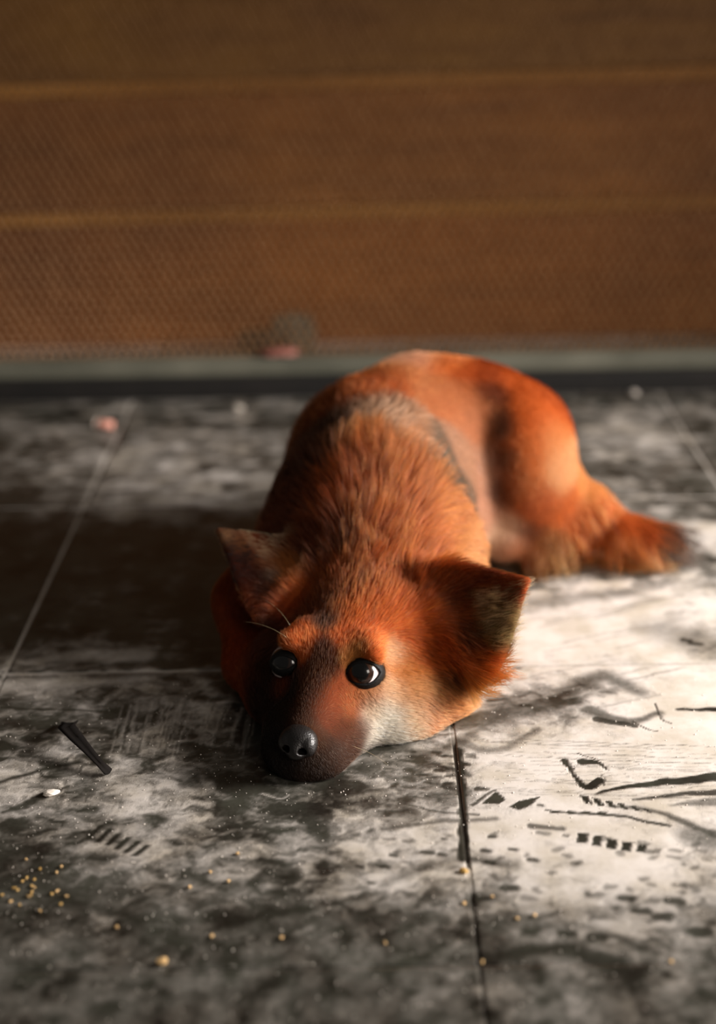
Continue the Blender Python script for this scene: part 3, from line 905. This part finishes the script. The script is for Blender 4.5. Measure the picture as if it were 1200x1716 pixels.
def hair_mat():
    m = bpy.data.materials.new('dog_hair'); m.use_nodes = True; nt = m.node_tree
    nt.nodes.remove(nt.nodes['Principled BSDF'])
    h = nt.nodes.new('ShaderNodeBsdfHairPrincipled'); h.parametrization = 'COLOR'
    at = N(nt, 'ShaderNodeAttribute', attribute_name='coat')
    nt.links.new(at.outputs['Color'], h.inputs['Color'])
    h.inputs['Roughness'].default_value = .38; h.inputs['Radial Roughness'].default_value = .5
    if 'Coat' in h.inputs: h.inputs['Coat'].default_value = .0
    h.inputs['Roughness'].default_value = .45
    df = N(nt, 'ShaderNodeBsdfDiffuse'); nt.links.new(at.outputs['Color'], df.inputs['Color'])
    mx = N(nt, 'ShaderNodeMixShader'); mx.inputs[0].default_value = .45
    nt.links.new(h.outputs[0], mx.inputs[1]); nt.links.new(df.outputs[0], mx.inputs[2])
    nt.links.new(mx.outputs[0], nt.nodes['Material Output'].inputs['Surface'])
    return m


SKIN, HAIR = skin_mat(), hair_mat()
dog = empty('dog', (0.02, 1.05, 0))
tag(dog, 'reddish-brown dog lying curled on the dusty tiles with its chin on the floor', 'dog')
DO = np.array([0.02, 1.05, 0])
bm_ = np_mesh('body', DV - DO, DF)
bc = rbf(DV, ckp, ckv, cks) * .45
a = bm_.attributes.new('coat', 'FLOAT_COLOR', 'POINT'); a.data.foreach_set('color', np.concatenate([bc, np.ones((len(bc), 1))], 1).ravel().astype(np.float32))
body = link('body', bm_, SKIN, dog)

# ---- fur
tri = np.concatenate([DF[:, [0, 1, 2]], DF[:, [0, 2, 3]]])
tc_ = DV[tri].mean(1)
tnv = np.cross(DV[tri[:, 1]] - DV[tri[:, 0]], DV[tri[:, 2]] - DV[tri[:, 0]]); tarea = np.linalg.norm(tnv, axis=1) / 2
Lall = rbf(tc_, fkp, fkv, fks)[:, 3]
dpx = ((HW(-.10, 0, .01) - tc_) ** 2).sum(1) ** .5
facing = ((O - tc_) * (DN[tri[:, 0]])).sum(1) / np.linalg.norm(O - tc_, axis=1)
# the short face coat needs the most hairs, the blurred rump the fewest
dens = np.where(Lall < .010, 9.0e5, 6.0e5) * np.clip(1.7 - dpx / .16, .42, 1.0)
dens *= np.where(facing < -.35, .25, 1.0) * (tc_[:, 2] > .002)
EYEF = []
for c in EYEC:
    EYEF.append((c, *eye_frame(c)))
NOSEC = HW(-.004, 0, .0005)
bare = np.linalg.norm(tc_ - NOSEC, axis=1) < .0118
for c, vw_, ax_, ay_ in EYEF: q_ = tc_ - c; bare |= (((q_ @ ax_ + .0012) / .0132) ** 2 + ((q_ @ ay_ + .0008) / .0077) ** 2 < 1) & (q_ @ vw_ > -.004) & (np.linalg.norm(q_, axis=1) < .03)
dens[bare] = 0
cnt = rng.poisson(dens * tarea)
ti = np.repeat(np.arange(len(tri)), cnt)
NH = len(ti)
u_, v_ = rng.random(NH), rng.random(NH); fl = u_ + v_ > 1; u_[fl], v_[fl] = 1 - u_[fl], 1 - v_[fl]
T3 = tri[ti]
root = DV[T3[:, 0]] * (1 - u_ - v_)[:, None] + DV[T3[:, 1]] * u_[:, None] + DV[T3[:, 2]] * v_[:, None]
nrm = DN[T3[:, 0]] * (1 - u_ - v_)[:, None] + DN[T3[:, 1]] * u_[:, None] + DN[T3[:, 2]] * v_[:, None]
nrm /= np.linalg.norm(nrm, axis=1)[:, None] + 1e-9
fl4 = rbf(root, fkp, fkv, fks)
flow, length = fl4[:, :3], fl4[:, 3]
cc = rbf(root, ckp, ckv, cks)
for ei, e in enumerate(EARS):
    pp = EARP[ei]; ptsE = np.array([p[1] for p in pp] + [p[2] for p in pp]); lo, hi = ptsE.min(0) - .01, ptsE.max(0) + .01
    sel = np.where(((root > lo) & (root < hi)).all(1))[0]
    dE = np.min([prim(root[sel], p) for p in pp], 0)
    A_, B_, Tt = map(np.array, (e['A'], e['B'], e['T'])); M_ = (A_ + B_) / 2; ax_ = Tt - M_; La = np.linalg.norm(ax_); ax_ = ax_ / La
    sE = ((root[sel] - M_) @ ax_) / La
    mE = smst(.008, .002, dE) * smst(.22, .5, sE)
    bu = np.cross(Tt - M_, B_ - A_); bu /= np.linalg.norm(bu); bu *= math.copysign(1, bu @ np.array(e['bulge'])); face = nrm[sel] @ bu
    inside = smst(.15, -.25, face)
    sdir = (B_ - A_) / np.linalg.norm(B_ - A_); across = ((root[sel] - M_) @ sdir) / np.linalg.norm(B_ - A_)
    across = across / np.clip(1 - np.clip(sE, 0, 1) ** 1.15, .12, 1) * .9
    nz = fbm(root[sel] * 160, 91 + ei, 2)
    if ei == 0:
        cin = lin((84, 52, 28))[None] * (1 - smst(.36, .56, nz))[:, None] + lin((240, 196, 138))[None] * smst(.36, .56, nz)[:, None]
        cin = cin * (1 - smst(-.12, -.28, across))[:, None] + lin((128, 56, 24))[None] * smst(-.12, -.28, across)[:, None]
        cout = lin((140, 58, 24))[None] * (1 - smst(.75, .95, sE))[:, None] + lin((214, 96, 38))[None] * smst(.75, .95, sE)[:, None]  # brighter orange tip paints the backlight on this ear
        lin_, lout = .0150, .0045
    else:
        cin = lin((34, 30, 27))[None] * (1 - smst(.12, -.04, across))[:, None] + lin((252, 206, 160))[None] * smst(.12, -.04, across)[:, None]; cout = lin((216, 150, 98))[None] * (.7 + .6 * nz)[:, None]  # upper band paled so the ear looks lit from above
        lin_, lout = .007, .0055
    ce = cin * inside[:, None] + cout * (1 - inside)[:, None]
    cc[sel] = cc[sel] * (1 - mE)[:, None] + ce * mE[:, None]
    fe = ax_[None] + sdir[None] * (inside * .45)[:, None]
    flow[sel] = flow[sel] * (1 - mE)[:, None] + fe * mE[:, None]
    le = lin_ * inside * np.clip(1.15 - sE * .7, .3, 1) + lout * (1 - inside)
    length[sel] = length[sel] * (1 - mE) + le * mE
wobv = np.stack([fbm(root * 75, 50 + k, 2) - .5 for k in range(3)], 1)
flow = flow / (np.linalg.norm(flow, axis=1)[:, None] + 1e-9) + wobv * np.clip(length / .014, .35, 1.0)[:, None] * 1.1 + rng.normal(0, .10, (NH, 3))
flow -= nrm * (flow * nrm).sum(1)[:, None]; flow /= np.linalg.norm(flow, axis=1)[:, None] + 1e-9
Lh = length * rng.uniform(.6, 1.15, NH)
lift = np.clip(.30 + rng.normal(0, .09, NH) + (length > .012) * .10, .12, .9)
lift = np.where(length < .0036, lift * .8, lift)
K = 5
s_ = np.linspace(0, 1, K)
bend = wobv[:, [1, 2, 0]]
pts = np.empty((NH, K, 3))
for k in range(K):
    s = s_[k]
    pts[:, k] = root + Lh[:, None] * (flow * np.cos(lift)[:, None] * s + nrm * (np.sin(lift) * (s - .45 * s * s))[:, None] + bend * .35 * s * s)
pts[:, 0] -= nrm * .0004
# clumping of the longer coat
ci = np.where(rng.random(NH) < .10)[0]
kd = KDTree(len(ci))
for n_, i in enumerate(ci): kd.insert(root[i], n_)
kd.balance()
longm = np.where(length > .0035)[0]
near = np.array([kd.find(root[i])[1] for i in longm])
cidx = ci[near]
cs = np.clip((length[longm] - .003) / .013, 0, 1) * .72 * rng.uniform(.5, 1.0, len(longm))
for k in range(1, K):
    m = (cs * s_[k] ** 1.3)[:, None]
    pts[longm, k] = pts[longm, k] * (1 - m) + (pts[cidx, k]) * m
pts[:, :, 2] = np.maximum(pts[:, :, 2], .0009 + rng.random(NH)[:, None] * .001)
# colour: banded coat, darker roots, paler tips on the tail and breeches
var = np.exp(rng.normal(-.03, .28, NH))[:, None] * (0.50 + .9 * fbm(root * 140, 80, 2))[:, None]
mxc = cc.max(1)[:, None]; warm_ = 1 - smst(.06, .22, cc.min(1) / mxc[:, 0]); cc = cc * np.stack([1 + .0 * warm_, 1 - .01 * warm_, 1 - .45 * warm_], 1)
cc = np.clip(cc * var, .004, .93)
dk = (rng.random(NH) < .07)[:, None]; cc = np.where(dk, cc * .4, cc)
pl = (rng.random(NH) < .06)[:, None] & (length > .010)[:, None]; cc = np.where(pl, np.clip(cc * 1.5 + .05, 0, .9), cc)
colp = np.empty((NH, K, 3))
for k in range(K):
    f = .62 + .42 * s_[k]
    colp[:, k] = cc * f
tailm = (root[:, 0] > .165) & (length > .018)
tipc = lin((238, 182, 100))
for k in (3, 4):
    mm = tailm & (root[:, 2] < .030) & (root[:, 0] < .262) & (rng.random(NH) < .65)
    colp[mm, k] = colp[mm, k] * (.5 if k == 3 else .15) + tipc * (.5 if k == 3 else .85)
colp = np.clip(colp, .003, .93)


def hair_obj(name, sel, parent, rad):
    n = len(sel)
    hc = bpy.data.hair_curves.new(name)
    hc.add_curves([K] * n)
    P = (pts[sel] - DO).reshape(-1, 3).astype(np.float32)
    hc.attributes['position'].data.foreach_set('vector', P.ravel())
    ra = hc.attributes.get('radius') or hc.attributes.new('radius', 'FLOAT', 'POINT')
    prof = np.array([1.0, 1.0, .85, .6, .12])
    R = (rad[sel][:, None] * prof[None]).ravel().astype(np.float32)
    ra.data.foreach_set('value', R)
    ca = hc.attributes.new('coat', 'FLOAT_COLOR', 'POINT')
    C4 = np.concatenate([colp[sel].reshape(-1, 3), np.ones((n * K, 1))], 1).astype(np.float32)
    ca.data.foreach_set('color', C4.ravel())
    hc.materials.append(HAIR)
    o = bpy.data.objects.new(name, hc); COL.objects.link(o); o.parent = parent; o['kind'] = 'stuff'
    return o


rad = np.clip(.00005 + length * .0040, .00006, .00012) * rng.uniform(.8, 1.2, NH)
is_head = np.linalg.norm((root - HW(-.11, .01, .02)) , axis=1) < .115
earb = np.zeros(NH, bool)
for e in EARS: earb |= np.linalg.norm(root - (np.array(e['T']) * .6 + (np.array(e['A']) + np.array(e['B'])) * .2), axis=1) < .045
is_head |= earb
is_head &= root[:, 1] < 1.03
is_tail = (root[:, 0] > .165) & (root[:, 2] < .06) & (length > .015)
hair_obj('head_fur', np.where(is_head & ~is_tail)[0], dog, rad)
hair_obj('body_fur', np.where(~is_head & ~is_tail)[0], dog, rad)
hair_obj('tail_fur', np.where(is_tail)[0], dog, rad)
print('hairs', NH, 'body verts', len(DV))


# ---- eyes, lids, nose, whiskers
def eye_mat():
    m, nt, b = material('dog_eye'); L = nt.links.new
    tc = N(nt, 'ShaderNodeTexCoord'); sp = N(nt, 'ShaderNodeSeparateXYZ'); L(tc.outputs['Object'], sp.inputs[0])
    mr = N(nt, 'ShaderNodeMapRange'); mr.inputs['From Min'].default_value = 0; mr.inputs['From Max'].default_value = EYE_R; L(sp.outputs['Z'], mr.inputs['Value'])
    cr = N(nt, 'ShaderNodeValToRGB'); e = cr.color_ramp.elements
    e[0].position = 0; e[0].color = (*lin((226, 196, 190)), 1)
    e[1].position = .775; e[1].color = (*lin((240, 222, 220)), 1)
    for p, c in ((.80, (60, 34, 22)), (.825, (10, 7, 6)), (.85, (38, 20, 13)), (.94, (48, 26, 17)), (.965, (9, 6, 5)), (1.0, (4, 3, 3))):
        n = e.new(p); n.color = (*lin(c), 1)
    L(mr.outputs[0], cr.inputs[0]); L(cr.outputs[0], b.inputs['Base Color'])
    b.inputs['Roughness'].default_value = .25; b.inputs['Coat Weight'].default_value = 1; b.inputs['Coat Roughness'].default_value = .015; b.inputs['Specular IOR Level'].default_value = .2
    return m


EM = eye_mat()
LIDM = simple_mat('black_eye_rim', (5, 4, 4), (11, 9, 8), 900, .6, bump=.3)
LIDM.node_tree.nodes['Principled BSDF'].inputs['Specular IOR Level'].default_value = .25
import bmesh
gazes = [ray(560, 1105) * -1, ray(470, 1100) * -1]
for ei, c in enumerate(EYEC):
    view, ax, ay = eye_frame(c)
    gz = view - ax * (.24 if ei == 0 else .15) + ay * .04
    gz /= np.linalg.norm(gz)
    bm = bmesh.new(); bmesh.ops.create_uvsphere(bm, u_segments=40, v_segments=28, radius=EYE_R)
    for v in bm.verts:      # corneal bulge
        ct = v.co.z / EYE_R
        if ct > .60: v.co *= 1 + .10 * ((ct - .60) / .40) ** .8 * .9
    me = bpy.data.meshes.new('eye'); bm.to_mesh(me); bm.free()
    me.polygons.foreach_set('use_smooth', [True] * len(me.polygons))
    eo = link('eye', me, EM, dog); eo.location = c - DO
    eo.rotation_euler = Vector(gz).to_track_quat('Z', 'Y').to_euler()
    # lids: dark skin band lying on the ball around an almond opening, thick at its margin
    VV, Fr = [], []
    nseg = 72
    prof = [(-.0008, -.0004), (-.0002, .0008), (.0004, .0015), (.0012, .0018), (.0024, .0017), (.0042, .0012), (.0080, .0002), (.0100, -.0012)]
    for i in range(nseg):
        a = 2 * math.pi * i / nseg
        X, Y = lid_edge(ei, a)
        rn = math.hypot(X, Y)
        for kf, hgt in prof:
            x_, y_ = X * (1 + kf / rn), Y * (1 + kf / rn)
            rr = math.hypot(x_, y_); R_ = EYE_R + hgt
            if rr > R_ * .985: x_, y_ = x_ * R_ * .985 / rr, y_ * R_ * .985 / rr; rr = R_ * .985
            VV.append(c - DO + ax * x_ + ay * y_ + view * math.sqrt(R_ ** 2 - rr ** 2))
    m_ = len(prof)
    for i in range(nseg):
        for k in range(m_ - 1):
            j = (i + 1) % nseg
            Fr.append((i * m_ + k, i * m_ + k + 1, j * m_ + k + 1, j * m_ + k))
    lo_ = link('eyelid', mesh('eyelid', VV, Fr, True), LIDM, dog)


def nose_sdf(P):
    d = ell(P, HW(-.0095, 0, .0010), np.array([.0110, .0140, .0112]) * HS, HB)
    d2 = ell(P, HW(-.003, 0, -.004), np.array([.0085, .0085, .0075]) * HS, HB)
    d = pmin(d, d2, .003)
    for s in (1, -1):
        d = pmin(d, ell(P, HW(-.0060, .0088 * s, -.001), np.array([.0076, .0058, .0078]) * HS, HB), .002)
        n1 = ell(P, HW(.0010, .0058 * s, -.0022), np.array([.0075, .0033, .0026]) * HS, HB)
        n2 = cap(P, HW(.000, .0078 * s, -.0035), HW(-.009, .0145 * s, -.0060), .0014, .0012)
        d = -pmin(-d, pmin(n1, n2, .001), .0008) if False else np.maximum(d, -pmin(n1, n2, .001))
    gr = cap(P, HW(.0075, 0, .000), HW(.004, 0, -.012), .0007, .0007)
    return np.maximum(d, -gr)


NV, NF = surface_nets(nose_sdf, HW(-.007, 0, 0) - .02, HW(-.007, 0, 0) + .02, .0007)
nose = link('nose', np_mesh('nose', NV - DO, NF), None, dog)


def nose_mat():
    m, nt, b = material('wet_black_nose'); L = nt.links.new
    tc = N(nt, 'ShaderNodeTexCoord'); vo = N(nt, 'ShaderNodeTexVoronoi'); vo.inputs['Scale'].default_value = 900
    L(tc.outputs['Object'], vo.inputs['Vector'])
    b.inputs['Base Color'].default_value = (*lin((26, 23, 22)), 1); b.inputs['Roughness'].default_value = .36
    bp = N(nt, 'ShaderNodeBump'); bp.inputs['Strength'].default_value = .5; bp.inputs['Distance'].default_value = .0004; bp.invert = True
    L(vo.outputs[0], bp.inputs['Height']); L(bp.outputs[0], b.inputs['Normal']); return m


nose.data.materials.append(nose_mat())


def tube(P, r0, r1, n=6):
    P = [Vector(p) for p in P]; V, Fc = [], []
    for i, p in enumerate(P):
        t = (P[min(i + 1, len(P) - 1)] - P[max(i - 1, 0)]).normalized()
        a = t.orthogonal().normalized(); b = t.cross(a); r = r0 + (r1 - r0) * i / (len(P) - 1)
        for k in range(n):
            V.append(p + (a * math.cos(2 * math.pi * k / n) + b * math.sin(2 * math.pi * k / n)) * r)
    for i in range(len(P) - 1):
        for k in range(n): Fc.append((i * n + k, i * n + (k + 1) % n, (i + 1) * n + (k + 1) % n, (i + 1) * n + k))
    Fc.append(tuple(range(n))[::-1]); Fc.append(tuple((len(P) - 1) * n + k for k in range(n)))
    return V, Fc


WP = simple_mat('pale_whisker', (150, 130, 100), (180, 160, 125), 100, .4)
WD = simple_mat('dark_whisker', (50, 38, 28), (70, 54, 40), 100, .4)


def whisker(pix, mat):
    """pix: photo px with height; lies along the face"""
    a, b_, c_ = [U(x, y, z) for x, y, z in pix]
    P = [(1 - t) ** 2 * a + 2 * t * (1 - t) * b_ + t * t * c_ - DO for t in np.linspace(0, 1, 12)]
    link('whisker', mesh('whisker', *tube(P, .00011, .00004), True), mat, dog)


whisker([(486, 1048, .080), (468, 1016, .088), (442, 1005, .090)], WP)
whisker([(480, 1068, .075), (448, 1044, .082), (408, 1042, .080)], WP)
0 and whisker([(478, 1092, .065), (460, 1088, .070), (440, 1091, .070)], WP)
whisker([(720, 1178, .030), (755, 1205, .020), (775, 1240, .006)], WD)
whisker([(780, 1150, .030), (792, 1170, .020), (797, 1192, .008)], WD)
whisker([(600, 1225, .028), (650, 1216, .026), (690, 1222, .020)], WD)
whisker([(595, 1238, .024), (640, 1236, .020), (668, 1244, .010)], WD)
whisker([(590, 1250, .020), (628, 1262, .012), (650, 1282, .004)], WP)
whisker([(520, 1278, .010), (516, 1292, .005), (512, 1306, .0015)], WP)

# ------------------------------------------------------------------ debris on the floor
SCRAPM = simple_mat('dark_plastic_strip', (14, 11, 9), (24, 19, 16), 60, .85, bump=.2)
SCRAPM.node_tree.nodes['Principled BSDF'].inputs['Specular IOR Level'].default_value = .15


def scrap():
    spine = [(118, 1213, .0005, .0105), (112, 1222, .010, .0105), (128, 1240, .012, .0085), (150, 1264, .008, .0060), (168, 1284, .005, .0048), (182, 1298, .001, .0062)]
    P = [U(x, y, z) for x, y, z, w_ in spine]; V, Fc = [], []
    n = len(P)
    c = P[3] * np.array([1, 1, 0])
    for i, p in enumerate(P):
        t = P[min(i + 1, n - 1)] - P[max(i - 1, 0)]; t /= np.linalg.norm(t); sd = np.cross(t, [0, 0, 1]); sd /= np.linalg.norm(sd)
        wd = spine[i][3] / 1.7
        for s, zz in ((-1, .0035), (-.35, .0), (.35, .0004), (1, .003)):
            V.append(p - c + sd * wd * s + np.array([0, 0, zz * .5]))
    m = len(V)
    V += [v + np.array([0, 0, .0009]) for v in V[:m]]
    for i in range(n - 1):
        for k in range(3):
            a = i * 4 + k
            Fc.append((a, a + 4, a + 5, a + 1)); Fc.append((m + a, m + a + 1, m + a + 5, m + a + 4))
        for k in (0, 3):
            a = i * 4 + k; Fc.append((a, m + a, m + a + 4, a + 4) if k == 0 else (a, a + 4, m + a + 4, m + a))
    for e in (0, (n - 1) * 4):
        for k in range(3): Fc.append((e + k, e + k + 1, m + e + k + 1, m + e + k) if e == 0 else (e + k, m + e + k, m + e + k + 1, e + k + 1))
    o = link('scrap', mesh('scrap', V, Fc, True), SCRAPM); o.location = c
    zmin = min(v[2] for v in V); o.location.z = .0008 - zmin
    tag(o, 'twisted dark strip of scrap lying on the dusty floor left of the muzzle', 'scrap')


scrap()


def pebble_mesh(seed, sx, sy, sz):
    r = random.Random(seed); bm = bmesh.new(); bmesh.ops.create_icosphere(bm, subdivisions=2, radius=1)
    ph = [r.uniform(0, 6) for _ in range(6)]
    for v in bm.verts:
        d = 1 + .16 * math.sin(v.co.x * 3 + ph[0]) + .14 * math.sin(v.co.y * 4 + ph[1]) + .1 * math.sin(v.co.z * 5 + ph[2])
        v.co = Vector((v.co.x * sx * d, v.co.y * sy * d, v.co.z * sz * d))
    zm = min(v.co.z for v in bm.verts)
    for v in bm.verts: v.co.z -= zm
    me = bpy.data.meshes.new('chip'); bm.to_mesh(me); bm.free(); return me


PEB = {'tan': simple_mat('tan_crumb', (196, 156, 100), (226, 190, 136), 300, .7), 'white': simple_mat('white_chip', (226, 214, 200), (240, 232, 222), 200, .7),
       'pink': simple_mat('pink_stub', (236, 160, 140), (246, 180, 160), 60, .5), 'gold': simple_mat('ochre_crumb', (176, 136, 70), (214, 176, 104), 300, .6)}


def bit(px, py, sx, sy, sz, m, name, label, cat, group=None, rot=None):
    me = pebble_mesh(px * 7 + py, sx, sy, sz); g = G(px, py)
    o = link(name, me, PEB[m]); o.location = (g[0], g[1], .0003); o.rotation_euler = (0, 0, random.random() * 6 if rot is None else rot)
    return tag(o, label, cat, group)


bit(88, 1332, .0062, .0036, .0016, 'white', 'plaster_chip', 'thin white plaster chip on the floor below the dark strip', 'chip', rot=.3)
bit(402, 690, .0055, .0045, .004, 'white', 'pale_pebble', 'pale pebble on the far tiles left of the dog\'s back', 'pebble')
bit(1063, 662, .006, .005, .003, 'white', 'pale_chip', 'pale chip on the far tiles right of the dog beside the rail', 'chip')
bit(271, 1616, .0032, .0026, .0018, 'tan', 'tan_crumb', 'largest tan crumb, alone on the tiles near the bottom edge', 'crumb')
bit(777, 1462, .0040, .0016, .0012, 'gold', 'yellow_splinter', 'short yellow splinter at the near end of the scraped joint', 'splinter', rot=-.5)
gn = [(355, 1570), (472, 1574), (196, 1556), (383, 1479), (318, 1488), (352, 1463), (398, 1432), (825, 1505), (866, 1541), (896, 1536), (778, 1516), (1125, 1614), (808, 1614), (645, 1582)]
for px, py in gn:
    bit(px, py, .0013, .0011, .0008, 'tan', 'crumb', 'small pale crumb scattered on the near tiles', 'crumb', 'pale crumbs on the near tiles')
r_ = random.Random(4)
for i in range(22):
    px, py = 52 + r_.gauss(0, 30), 1488 + r_.gauss(0, 18)
    bit(int(min(max(px, 4), 112)), int(py), (.0008 + r_.random() * .0006), .0009, .0007, r_.choice(['gold', 'tan', 'gold']), 'ochre_crumb', 'ochre crumb in the cluster near the left edge', 'crumb', 'ochre crumbs by the left edge')

# loose grit too small and too many to count
V, Fc = [], []
r_ = random.Random(9)
for i in range(2400):
    while True:
        px, py = r_.uniform(-40, 1240), 1130 + 620 * r_.random() ** 1.2
        if not (430 < px < 800 and py < 1260): break
    g = G(px, py); s = .00022 + .00040 * r_.random() ** 4; b = len(V)
    V += [(g[0] + s, g[1], .0002), (g[0] - s * .6, g[1] + s * .8, .0002), (g[0] - s * .5, g[1] - s * .9, .0002), (g[0], g[1], .0002 + s * 1.3)]
    Fc += [(b, b + 1, b + 3), (b + 1, b + 2, b + 3), (b + 2, b, b + 3), (b, b + 2, b + 1)]
gr = link('grit', mesh('grit', V, Fc), PEB['white'])
tag(gr, 'fine pale plaster grit sprinkled over the near tiles', 'grit', kind='stuff')

# pink stub: two-part little cylinder
st = empty('pink_stub', (*G(176, 718), 0))
V, Fc = tube([(-.009, .003, .0052), (-.003, .001, .0052), (.010, -.003, .0052)], .0046, .0046, 14)
link('barrel', mesh('barrel', V, Fc, True), PEB['pink'], st)
V, Fc = tube([(-.0125, .0042, .0054), (-.0105, .0035, .0054), (-.0088, .003, .0054)], .0048, .0053, 14)
link('tip', mesh('tip', V, Fc, True), PEB['white'], st)
tag(st, 'small pink stub with a pale end on the far tiles at the left', 'stub')

# things beyond and on the rail
REDM = simple_mat('pink_red_wrapper', (120, 52, 42), (196, 134, 120), 60, .5)
bm = bmesh.new(); bmesh.ops.create_icosphere(bm, subdivisions=3, radius=1)
for v in bm.verts:
    d = 1 + .25 * math.sin(v.co.x * 7) * math.cos(v.co.z * 6) + .15 * math.sin(v.co.y * 9 + v.co.x * 5)
    v.co = Vector((v.co.x * .022 * d, v.co.y * .010 * d, v.co.z * .0045 * d))
zm = min(v.co.z for v in bm.verts)
for v in bm.verts: v.co.z -= zm
me = bpy.data.meshes.new('wrapper'); bm.to_mesh(me); bm.free()
wr = link('wrapper', me, REDM); wr.location = (U(472, 628, 0.0)[0] * .97, RAIL_Y + .014, .0505)
tag(wr, 'crumpled pink and red wrapper lying on the grey rail left of the dog', 'wrapper')
STONE = simple_mat('grey_rubble', (96, 96, 84), (124, 122, 106), 30, .8, bump=.3)
DARKR = simple_mat('dark_grey_rough', (30, 28, 25), (50, 46, 40), 30, .8, bump=.3)


def lump(name, px, pyb, y, sx, sy, sz, mat, label, cat):
    d = ray(px, pyb); p = O + d * (y / d[1])
    bm = bmesh.new(); bmesh.ops.create_cube(bm, size=2); bmesh.ops.subdivide_edges(bm, edges=bm.edges[:], cuts=3, use_grid_fill=True)
    for v in bm.verts:
        q = v.co.copy(); k = 1 / (abs(q.x) ** 6 + abs(q.y) ** 6 + abs(q.z) ** 6) ** (1 / 6)
        q *= k * (1 + .06 * math.sin(q.x * 5 + px) + .06 * math.sin(q.z * 4 + q.y * 5))
        v.co = Vector((q.x * sx, q.y * sy, q.z * sz))
    zm = min(v.co.z for v in bm.verts)
    for v in bm.verts: v.co.z -= zm
    me = bpy.data.meshes.new(name); bm.to_mesh(me); bm.free()
    o = link(name, me, mat); o.location = (p[0], y, .0008); return tag(o, label, cat)


lump('grey_block', 492, 590, 1.86, .028, .02, .030, STONE, 'small grey block behind the wire mesh left of the dog', 'block')
lump('dark_mound', 442, 590, 1.86, .036, .024, .020, DARKR, 'dark rag heaped against the grey block behind the mesh', 'mound')  # plain dark heap at the left of the grey block
